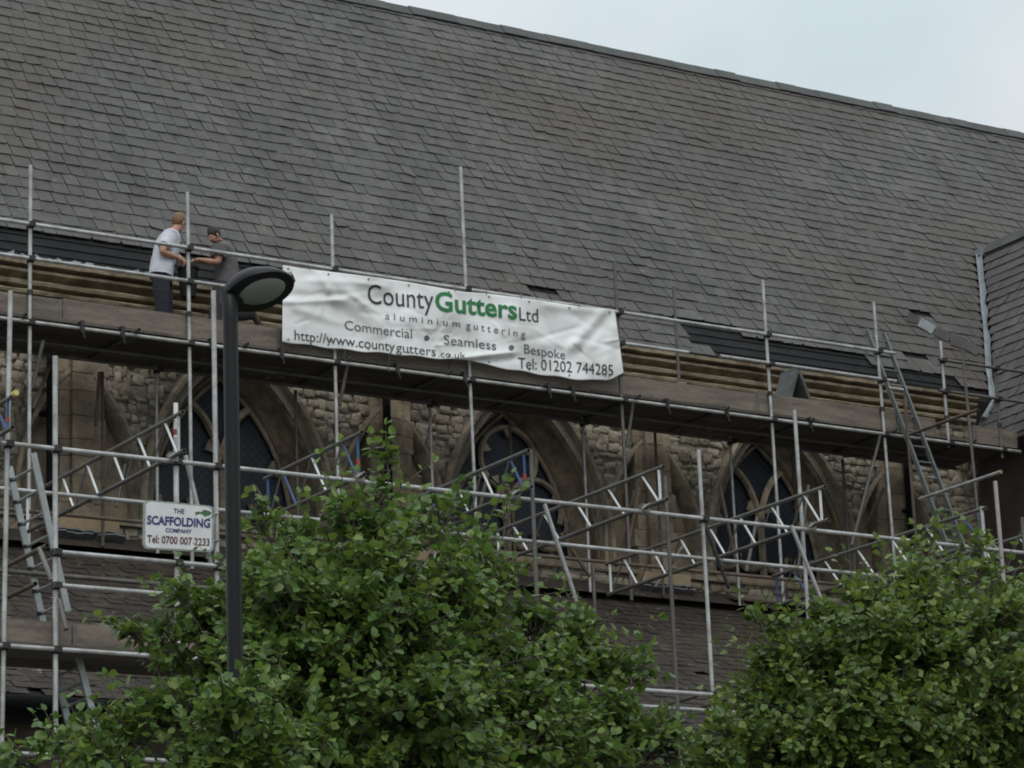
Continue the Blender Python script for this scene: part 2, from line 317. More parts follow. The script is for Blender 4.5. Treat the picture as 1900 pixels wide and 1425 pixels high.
# windows
PROF = [(0.199, 0.000), (0.199, -0.085), (0.166, -0.120), (0.117, -0.110), (0.092, -0.040), (0.084, 0.050), (0.064, 0.050), (0.060, 0.030), (-0.014, 0.040), (-0.026, 0.060), (-0.022, 0.120), (0.002, 0.160), (0.019, 0.280), (0.002, 0.400), (-0.047, 0.460), (-0.104, 0.465), (-0.117, 0.420), (-0.137, 0.415), (-0.149, 0.460), (-0.170, 0.520), (-0.186, 0.600)]
for k, c in enumerate(WIN):
    f_ = MB(); sweep_arch(f_, WS(c), PROF)
    # sill, sloping outward
    f_.add([(c - 1.3, YW + .6, 10.52), (c + 1.3, YW + .6, 10.52), (c + 1.3, YW - .1, 10.3), (c - 1.3, YW - .1, 10.3), (c + 1.3, YW - .1, 10.2), (c - 1.3, YW - .1, 10.2), (c + 1.3, YW + .02, 10.18), (c - 1.3, YW + .02, 10.18)], [(3, 2, 1, 0), (5, 4, 2, 3), (7, 6, 4, 5), (0, 7, 5, 3), (1, 2, 4, 6)])
    win = f_.build('window', M['mould'], church, smooth=2)
    gl = MB(); ap = arch(*WS(c), off=-.18); N = len(ap)
    gl.add([(x, YW + .56, z) for x, z in ap], [tuple(range(N))]).build('pane', M['glass'], win)
    t_ = MB(); yy = YW + .5
    rim = [(x, yy, z) for x, z in arch(*WS(c), off=-.215)]; t_.path(rim, .032, 6)
    def bar(pts, r=.045): t_.path([(x, yy, z) for x, z in pts], r, 6)
    def cusp(p, d, n_, L=.16, wd=.11):
        p = Vector((p[0], yy, p[1])); d = Vector((d[0], 0, d[1])).normalized(); s_ = Vector((-d.z, 0, d.x))
        t_.add([p + s_ * wd - Vector((0, .03, 0)), p - s_ * wd - Vector((0, .03, 0)), p + d * L - Vector((0, .02, 0)), p + s_ * wd + Vector((0, .03, 0)), p - s_ * wd + Vector((0, .03, 0)), p + d * L + Vector((0, .02, 0))], [(0, 1, 2), (5, 4, 3), (0, 2, 5, 3), (1, 4, 5, 2)])
    if k == 1:
        cc, rr = (c + .06, 11.82), .46
        t_.path([(cc[0] + rr * math.cos(2 * math.pi * i / 28), yy, cc[1] + rr * math.sin(2 * math.pi * i / 28)) for i in range(28)], .045, 6, True)
        for q in range(5):
            an = R(18 + 72 * q); cusp((cc[0] + rr * math.cos(an), cc[1] + rr * math.sin(an)), (-math.cos(an), -math.sin(an)), 0, .15, .1)
        for sx in (-.47, .47):
            o_ = (c + .02 + sx, 11.12)
            bar([(o_[0] + .43 * math.cos(R(a_)), o_[1] + .43 * math.sin(R(a_))) for a_ in range(-25, 206, 11)])
            for a_ in (30, 150): cusp((o_[0] + .43 * math.cos(R(a_)), o_[1] + .43 * math.sin(R(a_))), (-math.cos(R(a_)), -math.sin(R(a_)) - .3), 0, .13, .09)
        bar([(c, 10.4), (c, 11.3)], .06)
    else:
        bar([(c, 10.4), (c, 11.2)], .06)
        for s_ in (-1, 1):
            bar([(c + s_ * (.0 + .66 * (1 - math.cos(R(a_)))), 11.1 + 1.05 * math.sin(R(a_))) for a_ in range(0, 76, 7)], .055)
            cusp((c + s_ * .13, 11.52), (s_, -.5), 0, .13, .1); cusp((c + s_ * .82, 11.3), (-s_, -.3), 0, .16, .12)
    # scalloped feet of the lights
    for sx in (-.68, -.23, .24, .69):
        t_.path([(c + sx + .24 * math.cos(R(a_)), yy, 10.78 + .22 * math.sin(R(a_))) for a_ in range(180, 361, 15)], .05, 6)
    t_.build('tracery', M['mould'], win, smooth=2)
# blind lancets with a pilaster standing in each
for c in ALLP:
    bl = MB(); sweep_arch(bl, LS(c), [(.1, .01), (.1, -.06), (.05, -.07), (.01, -.03), (0, 0.), (-.03, .03), (-.05, .2)])
    bl.build('blind_arch', M['mould'], church, smooth=2)
    ap = arch(*LS(c), off=-.04); N = len(ap); MB().add([(x, YW + .19, z) for x, z in ap], [tuple(range(N))]).build('recess_panel', M['ashlar'], church)
rnd = random.Random(9)
for c in ALLP:
    z = 10.2; pl = MB()
    while z < 12.95:
        h = rnd.uniform(.22, .42); h = min(h, 13.0 - z); hw = .33 + rnd.uniform(-.03, .05)
        for a0, a1, dep in ((-hw, -.16, .06), (-.16, .14, .13 + rnd.uniform(0, .012)), (.14, hw, .06 + rnd.uniform(0, .012))):
            pl.box((c + a0 + .003, YW - dep, z + .004), (c + a1 - .003, YW + .18, z + h - .004))
        z += h
    pl.build('pilaster', M['ashlar'], church)
for c in PIL:
    tb = MB(); lb = MB(); tb.box((c - .38, YW - .2, 10.02), (c + .46, YW + .02, 10.2))
    for q in range(14): lb.obox((c - .36 + .065 * (q % 7) * 2 + rnd.uniform(-.02, .02), YW - .13 - .05 * (q // 7) - rnd.uniform(0, .03), 9.985 - .05 * (q // 7) + rnd.uniform(-.012, .012)), Vector((rnd.uniform(.05, .08), 0, rnd.uniform(-.008, .008))), Vector((0, .09, -.05)), Vector((0, .004, .009)))
    tb.build('pilaster_base', M['tan'], church); lb.build('lead_step', M['lead'], church)
# plain string course, dark flashing above the aisle roof
MB().box((XL, YW - .09, 10.2 - .02), (XR, YW - .004, 10.25)).build('string_course', M['mould'], church)
fl = MB(); fl.add([(XL, YW - .03, 10.02), (XR, YW - .03, 10.02), (XR, YW - .42, 9.78), (XL, YW - .42, 9.78)], [(0, 3, 2, 1)]); fl.build('flashing', M['aisle_slate'], church)
# cornice: rolls and hollows
def extrude_x(mb, prof, x0, x1, n=40, wob=.006, seed=1):
    rn = random.Random(seed); rows = []
    for i in range(n + 1):
        x = x0 + (x1 - x0) * i / n; dw = rn.uniform(-wob, wob); rows.append([(x, y + dw, z_ + rn.uniform(-wob, wob)) for y, z_ in prof])
    K = len(prof); mb.add([p for r in rows for p in r], [(i * K + j, (i + 1) * K + j, (i + 1) * K + j + 1, i * K + j + 1) for i in range(n) for j in range(K - 1)])
cn = MB(); zt = 13.6
def roll(y, z_, r, n=6): return [(y - r * math.cos(R(-90 + 180 * i / n)), z_ + r * math.sin(R(-90 + 180 * i / n))) for i in range(n + 1)]
prof = [(YW + .02, 12.98), (YW - .05, 12.99), (YW - .06, 13.03), (YW + .01, 13.04), (YW + .01, 13.075), (YW - .13, 13.09), (YW - .145, 13.125), (YW - .13, 13.14), (YW - .02, 13.15), (YW - .02, 13.19), (YW - .15, 13.2), (YW - .165, 13.24), (YW - .15, 13.255), (YW - .03, 13.265), (YW - .03, 13.31), (YW - .12, 13.345), (YW - .2, 13.35), (YW - .21, 13.38), (YW - .19, 13.39), (YW - .09, 13.4), (YW - .1, 13.43), (YW - .26, 13.44), (YW - .27, 13.485), (YW - .2, 13.495), (YW - .16, 13.5)]
extrude_x(cn, prof, XL, XR, 120, .006)
cn.build('cornice', M['cornice'], church, smooth=2)
# bed of dark timber and old mortar where the gutter was taken off
gt = MB(); gt.box((XL, YW - .17, 13.5), (XR, YW + .3, 13.56)); gt.build('gutter_bed', M['felt'], church)
rnd = random.Random(5)
for i in range(42):
    x = rnd.uniform(XL, 16.2); s_ = rnd.uniform(.012, .034); q_0 = rnd.uniform(-1, 1)
    MB().obox((x, YW - .12 + rnd.uniform(-.04, .04), 13.56 + s_ * .4), Vector((s_ * 1.6, 0, s_ * q_0)), Vector((0, s_, 0)), Vector((rnd.uniform(-.02, .02), 0, s_))).build('mortar_lump', M['valley'], church)
# --- main roof
V1X, V1S = 33.07, 4.626
V1 = onroof(V1X, V1S); V0 = onroof(30.5, 0)
def valley_x(s_): return 30.5 + (V1X - 30.5) * s_ / V1S if s_ < V1S else 99
rf = MB(); rf.add([onroof(9, -.0, -.02), onroof(44, -.0, -.02), onroof(44, RIDGE_S, -.02), onroof(9, RIDGE_S, -.02)], [(0, 1, 2, 3)])
rf.build('roof_felt', M['felt'], church)
bt = MB()
for i in range(5):
    s_ = .12 + .2 * i; bt.obox(onroof(20, s_, -.012), Vector((10.4, 0, 0)), RU * .015, RN * .008)
bt.build('roof_batten', M['felt'], church)
def slates(mb, P, xdir, U, N_, s0, s1, g_, xlo, xhi, wmin, wmax, rnd, skip=None, lift=.03, thick=.014):
    i = 0; s_ = s0
    while s_ < s1:
        xa, xb = xlo(s_), xhi(s_); x = xa - rnd.uniform(0, wmax)
        while x < xb:
            w = rnd.uniform(wmin, wmax)
            if x + w > xa and not (skip and skip(x + w / 2, s_)):
                x0, x1 = max(x, xa - .03), min(x + w, xb + .03)
                if x1 - x0 > .05:
                    L = g_ * 1.5; j = lambda q: rnd.uniform(-q, q); up = lift + rnd.uniform(-.004, .008); gp = .002 + rnd.uniform(0, .006)
                    a, b = s_ + j(.008), s_ + j(.008); tw = j(.005)
                    if rnd.random() < .014: b += rnd.choice((-.05, .03)); up += .006
                    def pt(xx, ss, hh): return P + xdir * xx + U * ss + N_ * hh
                    ch = rnd.uniform(.0, .045); 
                    vs = [pt(x0 + gp, a, up - tw), pt(x1 - gp - ch, b, up + tw), pt(x1 - gp, b + ch * 1.3, up + tw), pt(x1 - gp + j(.004), s_ + L, .004), pt(x0 + gp + j(.004), s_ + L, .004)]
                    lo = [v - N_ * thick for v in vs[:3]]
                    mb.add(vs + lo, [(0, 1, 2, 3, 4), (5, 6, 1, 0), (6, 7, 2, 1), (7, 3, 2), (0, 4, 5)])
            x += w
        s_ += g_ + rnd.uniform(-.004, .004)
def skip_main(x, s_):
    if s_ < .12: return not (22.6 < x < 25.2)
    if s_ < .36: return not (22.6 < x < 25.05) and x < 30.0
    if s_ < .62: return (x < 22.3 or 25.0 < x < 28.5) and x < 29.2
    if s_ < .86 and 24.9 < x < 26.0: return True
    if s_ < .9 and 29.15 < x < 29.65: return True
    if .3 < s_ < .62 and 29.9 < x < 30.25: return True
    if abs(x - 22.75) < .22 and .95 < s_ < 1.2: return True
    if abs(x - 30.35) < .18 and 1.95 < s_ < 2.2: return True
    return False
sl = MB(); rnd = random.Random(21)
slates(sl, Vector((0, P0.y, P0.z)), Vector((1, 0, 0)), RU, RN, .02, RIDGE_S - .1, .262, lambda s_: 9.2, lambda s_: min(valley_x(s_) - .02, 43), .19, .29, rnd, skip_main, .023, .013)
roof = sl.build('main_roof', M['slate'], church)
# slipped slates by the valley
for (x, s_, a_, sz) in ((30.1, 2.0, .35, .1), (30.28, 1.84, .8, .13), (30.5, 1.66, .6, .12), (30.75, 1.5, .3, .16), (30.95, 1.38, .9, .12), (31.0, .55, .8, .1)):
    X_ = Vector((math.cos(a_), 0, 0)) - RU * math.sin(a_); U_ = RU * math.cos(a_) + Vector((math.sin(a_), 0, 0))
    MB().obox(onroof(x - .05, s_, .07), X_ * sz, U_ * sz * .7 + RN * .04, RN * .007).build('slipped_slate', M['slate_t'] if sz != .13 else M['lead'], church)
# ridge tiles
rg = MB(); x = 9.2; rnd = random.Random(4)
while x < 43:
    h = rnd.uniform(-.012, .012); top = onroof(0, RIDGE_S, 0)
    for sgn in (1, -1):
        d = Vector((0, -math.cos(PITCH) * sgn, -math.sin(PITCH))); nn = Vector((0, -math.sin(PITCH) * sgn, math.cos(PITCH)))
        c0 = Vector((x + .225, top.y, top.z + .07 + h)); rg.obox(c0 + d * .125, Vector((.222, 0, 0)), d * .125, nn * .012)
    x += .45
rg.build('ridge_tile', M['ridge'], church)
# back slope of the main roof
rb = onroof(0, RIDGE_S); MB().add([(9, rb.y, rb.z), (44, rb.y, rb.z), (44, 2 * rb.y - P0.y, P0.z), (9, 2 * rb.y - P0.y, P0.z)], [(0, 1, 2, 3)]).build('back_roof', M['slate'], church)
MB().box((9.0, YW + .5, 0), (44, YW + .6, ZB + .2)).build('nave_wall', M['mortar'], church)
# --- transept on the right: left slope falls towards -X
TU = Vector((V1.x - V0.x, 0, V1.z - V0.z)); TL = TU.length; TU.normalize(); TNm = Vector((-TU.z, 0, TU.x))
ts = MB(); rnd = random.Random(31)
# s measured up the slope from the valley foot; x runs towards -Y; the valley trims the far ends
TP = Vector((V0.x, V0.y, V0.z)); TEAVE = -1.05
slates(ts, TP, Vector((0, -1, 0)), TU, TNm, TEAVE, TL - .05, .24, lambda s_: (-(V1.y - V0.y) * max(s_, 0) / TL + .06) if s_ > 0 else -.0, lambda s_: 9.0, .24, .36, rnd, None, .026, .012)
ts.build('transept_roof', M['slate_t'], church)
ft = MB(); q = TP + TU * TEAVE - TNm * .02
ft.add([q, q + Vector((0, -9, 0)), V1 - TNm * .02 + Vector((0, -12, 0)), V1 - TNm * .02, V0 - TNm * .02], [(0, 1, 2, 3, 4)]); ft.build('roof_felt', M['felt'], church)
tr = MB(); y = V1.y - .3
while y > 24.5:
    for sx in (-1, 1):
        d = Vector((sx * TU.x, 0, -TU.z)); nn = Vector((sx * TU.z, 0, TU.x)); tr.obox(Vector((V1.x, y - .225, V1.z + .09)) + d * .13, Vector((0, .222, 0)), d * .13, nn * .012)
    y -= .45
tr.build('ridge_tile', M['ridge'], church)
EV = TP + TU * TEAVE
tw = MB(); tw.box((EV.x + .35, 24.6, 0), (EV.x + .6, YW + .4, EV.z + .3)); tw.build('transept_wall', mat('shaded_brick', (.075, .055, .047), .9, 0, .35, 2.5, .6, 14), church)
tg = MB(); tg.box((EV.x - .12, 24.6, EV.z - .1), (EV.x + .36, YW - .2, EV.z - .04)); tg.build('transept_eaves', M['deck'], church)
MB().add([V1 + Vector((0, -11.8, 0)), V1, V1 + Vector((V1.x - V0.x, 0, V0.z - V1.z)) * 1.3, V1 + Vector(((V1.x - V0.x) * 1.3, -11.8, (V0.z - V1.z) * 1.3))], [(0, 1, 2, 3)]).build('transept_back_roof', M['slate_t'], church)
# lead valley
vl = MB(); rnd = random.Random(8); K = 16; pa = []; 
for i in range(K + 1):
    t = i / K; p = V0.lerp(V1, t); w1 = .09 + rnd.uniform(-.015, .02); w2 = .045 + rnd.uniform(-.01, .02)
    pa += [p - Vector((w1, 0, 0)) + RN * .05, p + RN * .035 + TNm * .02, p - Vector((0, w2 * 2.6, 0)) + TNm * .055]
vl.add(pa, [(3 * i + j, 3 * i + j + 1, 3 * i + j + 4, 3 * i + j + 3) for i in range(K) for j in range(2)])
vl.obox(V1 + Vector((-.05, -.12, -.02)), Vector((.1, 0, .03)), Vector((0, .1, 0)), Vector((0, 0, .06)))
vl.build('valley_flashing', M['valley'], church)
vs_ = MB(); a_ = PY(1845, 745, YW - .25); b_2 = PY(1826, 778, YW - .3); vs_.tube(a_, b_2, .05, 8, .06); vs_.build('valley_spout', M['lead'], church)
# --- drainpipes
dp = []
for px in (94, 720, 1681):
    p = PY(px, 850, YW - .22); m_ = MB(); m_.tube((p.x, p.y, 9.9), (p.x, p.y, 12.75), .055, 10); m_.box((p.x - .11, p.y - .1, 12.62), (p.x + .11, YW - .02, 12.85))
    for zz in (10.5, 11.5, 12.4): m_.tube((p.x, p.y, zz), (p.x, p.y, zz + .06), .072, 10); m_.box((p.x - .09, p.y + .03, zz + .01), (p.x + .09, YW - .02, zz + .05))
    m_.build('drainpipe', M['pipe'], church)
# --- aisle: lean-to roof, gutter, wall
AE = PY(700, 1328, 28.7); AT = Vector((0, YW - .03, 9.86)); AU = Vector((0, AT.y - AE.y, AT.z - AE.z)); AL = AU.length; AU.normalize(); AN = Vector((0, -AU.z, AU.y))
al = MB(); rnd = random.Random(77)
slates(al, Vector((0, AE.y, AE.z)), Vector((1, 0, 0)), AU, AN, 0, AL - .05, .19, lambda s_: 8.5, lambda s_: EV.x + .3, .16, .28, rnd, lambda x, s_: rnd.random() < .008, .013, .008)
al.build('aisle_roof', M['aisle_slate'], church)
MB().add([(8, AE.y, AE.z - .03), (30, AE.y, AE.z - .03), (30, AT.y, AT.z - .03), (8, AT.y, AT.z - .03)], [(0, 1, 2, 3)]).build('aisle_felt', M['felt'], church)
ag = MB(); ag.path([(8, AE.y - .07, AE.z - .1), (30, AE.y - .07, AE.z - .1)], .085, 12); ag.box((8, AE.y - .02, AE.z - .3), (30, AE.y + .05, AE.z - .06)); ag.build('gutter', M['pipe'], church, smooth=2)
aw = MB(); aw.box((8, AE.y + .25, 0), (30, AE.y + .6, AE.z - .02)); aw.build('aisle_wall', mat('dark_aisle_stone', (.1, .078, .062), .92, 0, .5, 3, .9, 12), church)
for i in range(14): x = 8.5 + i * 1.6; MB().box((x, AE.y + .05, AE.z - .38), (x + .14, AE.y + .25, AE.z - .1)).build('eaves_bracket', M['deck'], church)

# ------------------------------------------------------------------ scaffold
scaf = thing('scaffold', (20, 29, 0), 'galvanised tube scaffold with boarded platform and lattice beams along the church wall', 'scaffold')
PR = .0245
standards = []; ledgers = []
def pole(name, a, b, m='galv', r=PR, hollow=True, label=None):
    return MB().tube(a, b, r, 12, None, hollow).build(name, M[m], scaf, smooth=2, label=label)
def standard(px, py0, py1, y, m='galv', foot=None, dx=0, label=None, r=PR):
    a = PY(px, py0, y); zb = foot if foot is not None else PY(px, py1, y).z
    b = Vector((a.x + dx, y, zb)); o = pole('standard', a, b, m, r, label=label); standards.append((o, a, b)); return o
ZLED = 9.2; Z2 = 12.17
# platform standards
standard(56.6, 307, 0, YP, foot=9.3); standard(347.6, 357, 0, YP, foot=9.3, dx=.015); standard(615, 398, 0, YP, foot=9.1)
standard(854.4, 310, 0, YP, foot=9.2, dx=.05); standard(1140, 485, 0, YP + .03, 'galv_d', foot=9.4); standard(1415, 520, 0, YP, foot=9.55)
standard(1621, 560, 0, YP, foot=9.5, dx=.03); standard(1745, 633, 0, YP, foot=12.12); standard(1786, 652, 0, YP - .6, 'galv_d', foot=9.6, dx=.05)
standard(1843, 655, 0, YP, 'galv_d', foot=12.05); standard(1679, 735, 0, YP - .2, 'rusty', foot=9.6)
# inner row next to the wall
for px, py in ((290, 692), (548, 738), (797, 755), (1080, 785), (1353, 815), (1563, 866)):
    standard(px, py - 14, 0, 33.2, 'galv_d' if px in (548, 1563) else 'galv', foot=9.75, r=.022)
s_hook = standard(1250, 532, 712, 32.7, 'galv_d')
a = PY(1256, 712, 32.7); MB().tube(a, a + Vector((.13, -.05, 0)), PR, 10).build('coupler', M['galv_d'], s_hook)
# outer row, standing on the ground
standard(102.5, 661, 0, YN, foot=0, r=.0275, dx=.03); standard(1296, 835, 0, YN, foot=0); standard(1474, 760, 0, YN + .25, foot=0)
standard(1234, 883, 0, YN + .5, 'galv_d', foot=0); standard(396, 540, 0, YN, foot=0, r=.027); standard(19.5, 540, 0, YN, foot=0, dx=-.14)
standard(984.5, 835, 0, YN - .3, 'galv_d', foot=0); standard(1896, 960, 0, YN, 'galv_d', foot=0); standard(1821, 940, 0, YN - .2, 'galv', foot=0)
standard(1846.5, 893, 0, YN - .3, 'pink', foot=0, label='pinkish painted standard', r=.027)
o = standard(326, 748, 0, YN - .02, 'white', foot=7.3, label='white painted standard with a red band')
a = PY(326.8, 797, YN - .02); b = PY(326.9, 808, YN - .02); MB().tube(a, b, PR + .004, 12).build('red_band', M['red'], o)
a = PY(326, 812, YN - .02); b = PY(328, 1167, YN - .02); MB().tube((a.x, YN - .02, b.z), a, PR + .002, 12).build('sleeve', M['galv'], o)
standard(1100, 1048, 0, 31.4, 'galv_d', foot=8.9)
# ledgers and guard rails
def xrail(name, z, y, x0, x1, m='galv', dz=0):
    a = Vector((x0, y, z)); b = Vector((x1, y, z + dz)); o = pole(name, a, b, m); ledgers.append((o, a, b)); return o
FR = YP - .05
xrail('guard_rail', 13.42, FR, 9.6, PY(1660, 658, FR).x, dz=0); xrail('guard_rail', 12.98, FR, 9.6, PY(1277, 661, FR).x)
xrail('guard_rail', 12.985, FR - .03, PY(1334, 668, FR).x, PY(1660, 708, FR).x, 'galv'); 
a = PY(1648, 720, FR - .05); b = PY(1676, 731, FR - .05); xrail('guard_rail', a.z, FR - .05, a.x, b.x)
a = PY(1742, 667, FR); xrail('guard_rail', a.z, FR, a.x, a.x + 4, 'galv_d'); a = PY(1742, 724, FR); xrail('guard_rail', a.z, FR, a.x, a.x + 4, 'galv_d')
xrail('ledger', Z2, FR, 9.6, PY(1893, 836, FR).x)
xrail('ledger', Z2 - .02, 33.1, 9.6, 29.3, 'galv_d'); xrail('ledger', Z2 - .03, 32.6, 9.6, 29.3, 'galv_d')
FN = YN - .052
xrail('ledger', ZLED, FN, 8.6, 26.2)
xrail('guard_rail', 8.13, FN, PY(100, 1024, FN).x, PY(482, 1058, FN).x); xrail('guard_rail', 7.79, FN, PY(100, 1083, FN).x, PY(420, 1112, FN).x)
xrail('ledger', 7.14, FN, 8.6, PY(1380, 1297, FN).x); xrail('ledger', 6.08, FN, 8.6, 14, 'galv')
xrail('ledger', 8.14, 28.0, 9.5, 14.6, 'galv_d'); xrail('ledger', 7.14, 27.85, 19.2, PZ(1362, 1322, 7.14).x); xrail('ledger', 7.13, 28.05, 9.5, 10.4, 'galv_d')
xrail('ledger', 9.2, 28.7, 9.5, 17.0); xrail('ledger', 9.2, 28.72, 17.3, 25.2, 'galv'); 
a = PY(109, 954, 31.6); b = PY(263, 967, 31.6); xrail('ledger', a.z, 31.6, 10, 19.0, 'rusty'); a = PY(1050, 1036, 31.6); xrail('ledger', a.z, 31.6, 19.4, 27.5, 'rusty')
# lattice beams running from the outer frame to the wall
def lattice(rb_px, lb_px, rt_px, cols, lac='alu', X=None, Yr=None, Yl=None, h=None, chord='galv_d'):
    zb = 9.25
    rb = PZ(*rb_px, zb) if X is None else Vector((X, Yr, zb)); X = rb.x; Yr = rb.y
    Yl = PZ(*lb_px, zb).y if Yl is None else Yl
    h = (PX(*rt_px, X).z - zb) if h is None else h
    root = MB().tube((X, Yr - .05, zb), (X, Yl, zb), PR, 10, None, True)
    root.tube((X, Yr - .02, zb + h), (X, Yl, zb + h), PR, 10, None, True); lo = root.build('lattice_beam', M[chord], scaf, smooth=2)
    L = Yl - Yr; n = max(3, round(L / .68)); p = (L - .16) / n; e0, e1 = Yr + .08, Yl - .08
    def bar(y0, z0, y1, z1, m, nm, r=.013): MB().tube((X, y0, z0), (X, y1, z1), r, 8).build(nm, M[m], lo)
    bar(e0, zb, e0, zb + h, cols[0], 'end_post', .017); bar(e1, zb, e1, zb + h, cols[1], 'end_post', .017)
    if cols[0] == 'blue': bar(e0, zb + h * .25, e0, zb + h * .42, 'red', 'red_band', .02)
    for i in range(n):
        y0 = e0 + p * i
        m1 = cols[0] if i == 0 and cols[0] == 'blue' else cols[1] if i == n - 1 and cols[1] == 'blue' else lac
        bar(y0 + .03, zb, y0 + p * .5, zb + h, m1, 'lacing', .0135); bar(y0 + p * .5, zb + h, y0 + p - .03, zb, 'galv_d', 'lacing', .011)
    cb = MB(); cb.box((X - .045, YN - .1, zb - .06), (X + .045, YN + .0, zb + .035)); cb.tube((X - .07, YN - .11, zb - .03), (X + .02, YN - .14, zb + .03), .016, 6); cb.build('coupler', M['coupler_l'], lo)
    return X, Yr, Yl, h
lattice((20, 795), (-250, 920), (22, 736), ('blue', 'alu')); lattice((338, 838), (55, 990), (340, 764), ('galv', 'alu'))
lattice((672, 882), (478, 962), (668, 804), ('blue', 'blue')); lattice((982, 905), (762, 992), (985, 834), ('blue', 'blue'))
lattice((1233, 928), (935, 1047), (1227, 867), ('alu', 'alu')); lattice((1533, 966), (1110, 1102), (1528, 904), ('alu', 'alu'))
xx, yr, yl, hh = lattice((1832, 1003), (1407, 1122), (1826, 943), ('blue', 'blue'))
lattice(None, None, None, ('alu', 'alu'), X=xx + 1.55, Yr=yr, Yl=yl, h=hh)
# transoms
def seg(name, a, b, m='galv_d'): return pole(name, a, b, m)
def ztrans(p, q, z, m='galv_d'): a = PZ(*p, z); b = PZ(*q, z); return seg('transom', a, Vector((a.x, b.y, z)), m)
ztrans((88, 1012), (-30, 1066), 8.2, 'rusty'); ztrans((66, 1083), (-40, 1128), 7.86, 'rusty')
ztrans((1292, 1292), (1228, 1312), 7.2); ztrans((1345, 1300), (1285, 1320), 7.2, 'rusty')
a = PY(1853, 877, 29.5); o = seg('transom', a, Vector((a.x, PZ(1698, 925, a.z).y, a.z)), 'galv'); MB().tube(a - Vector((0, .05, 0)), a + Vector((0, .04, 0)), PR + .003, 10).build('end_cap', M['tan'], o)
a = PY(1815, 760, 30.3); o = seg('transom', a, Vector((a.x, PZ(1690, 808, a.z).y, a.z)), 'rusty')
a = PX(23, 733, PZ(20, 795, 9.25).x); MB().tube(a - Vector((0, .1, 0)), a - Vector((0, .03, 0)), PR + .006, 10).build('end_cap', M['yellow'], scaf)
for i in range(13):
    x = 10.6 + i * 1.5; seg('transom', (x, YP - .16, Z2 + .05), (x, 33.3, Z2 + .05), 'galv_d')
# raking braces
def brace(p, q, y0, y1, m='galv_d'): seg('brace', PY(*p, y0), PY(*q, y1), m)
brace((1637, 795), (1580, 1012), YP + .06, YP + .06); brace((1640, 905), (1602, 985), YP + .1, 32.6)
brace((650, 648), (630, 752), YP + .06, YP + .1, 'rusty'); brace((1178, 722), (1163, 830), YP + .06, YP + .1); brace((80, 632), (60, 720), YP + .08, YP + .2)
brace((1010, 935), (1100, 1207), YN - .1, YN - .1, 'galv'); brace((1468, 975), (1562, 1207), YN - .1, YN - .1, 'galv'); brace((344, 845), (393, 1052), YN + .06, YN + .06, 'galv')
for px, py in ((440, 722), (945, 772), (1215, 800), (1470, 842), (190, 690)): standard(px, py, 0, 33.28, 'rusty', foot=9.8, r=.021)
brace((470, 900), (510, 960), 31.8, 31.9); brace((905, 880), (880, 985), 31.7, 31.8, 'rusty'); brace((1335, 900), (1365, 1040), 31.8, 31.9, 'rusty'); brace((1500, 900), (1480, 1060), 32.1, 32.2); brace((1040, 990), (1095, 1070), 31.6, 31.6, 'rusty'); brace((1270, 1010), (1215, 1090), 30.9, 30.9); brace((600, 890), (640, 1000), 31.6, 31.7)
brace((1186, 905), (1165, 1015), 32.4, 32.4, 'rusty'); brace((232, 862), (216, 940), 33.0, 33.0); brace((185, 690), (178, 790), 33.2, 33.25, 'rusty'); brace((1300, 955), (1352, 1090), YN + .6, YN + 1.2, 'galv_d'); brace((705, 1000), (770, 1170), YN - .1, YN - .1, 'galv'); brace((1405, 960), (1385, 1060), 30.5, 30.5); brace((60, 760), (92, 680), 32.5, 32.9, 'rusty'); brace((1700, 1000), (1655, 1120), YN + .3, YN + .3, 'galv_d'); brace((109, 1112), (123, 1168), YN - .08, YN - .2, 'galv_d'); brace((72, 1015), (95, 1075), YN + .1, YN + .1, 'galv')
# couplers where standards and ledgers cross
for o, a, b in standards:
    for q, c, d in ledgers:
        if abs(a.y - c.y) < .12 and min(c.x, d.x) - .02 < a.x < max(c.x, d.x) + .02 and b.z - .05 < c.z < a.z and len(o.children) < 8:
            t = (a.z - c.z) / (a.z - b.z); p = a.lerp(b, t); k = MB()
            k.tube(p + Vector((0, 0, -.04)), p + Vector((0, 0, .04)), .042, 10); k.box((p.x - .038, c.y - .04, p.z - .03), (p.x + .038, c.y + .04, p.z + .03)); k.tube(p + Vector((.03, -.06, -.01)), p + Vector((.075, -.03, .005)), .012, 6)
            k.build('coupler', M['steel_d'], o)
for o, a, b in [s for s in standards if s[1].y > 31.5 and s[1].z > 13]:
    t = (a.z - 12.56) / (a.z - b.z); p = a.lerp(b, t); MB().tube(p + Vector((0, 0, -.03)), p + Vector((0, 0, .03)), .037, 10).build('coupler', M['steel_d'], o)
# platform decks and toe boards
def deck(z, y0, y1, x0, x1, seed):
    rn = random.Random(seed); m = MB(); w = .222; y = y0
    while y + w <= y1 + .01:
        x = x0 - rn.uniform(0, 2)
        while x < x1:
            L = rn.choice((3.9, 2.4, 3.0)); m.box((max(x, x0), y, z + rn.uniform(-.003, .003)), (min(x + L - .02, x1), y + w - .008, z + .038 + rn.uniform(-.003, .003))); x += L
        y += w
    return m.build('platform_deck', M['deck'], scaf)
deck(Z2 + .077, YP + .02, 33.42, 9.6, PY(1880, 838, YP).x, 1); deck(7.17, YN + .03, 28.15, 8.6, 14.2, 2)
def toe(x0, x1, y, z0, h, m='board', tilt=0):
    o = MB().obox(((x0 + x1) / 2, y, z0 + h / 2), Vector(((x1 - x0) / 2 - .006, 0, tilt)), Vector((0, .019, 0)), Vector((0, 0, h / 2))).build('toe_board', M[m], scaf)
    for xe in (x0 + .035, x1 - .035): MB().box((xe - .018, y - .0215, z0 - .002), (xe + .018, y + .0215, z0 + h + .002)).build('end_band', M['galv_d'], o)
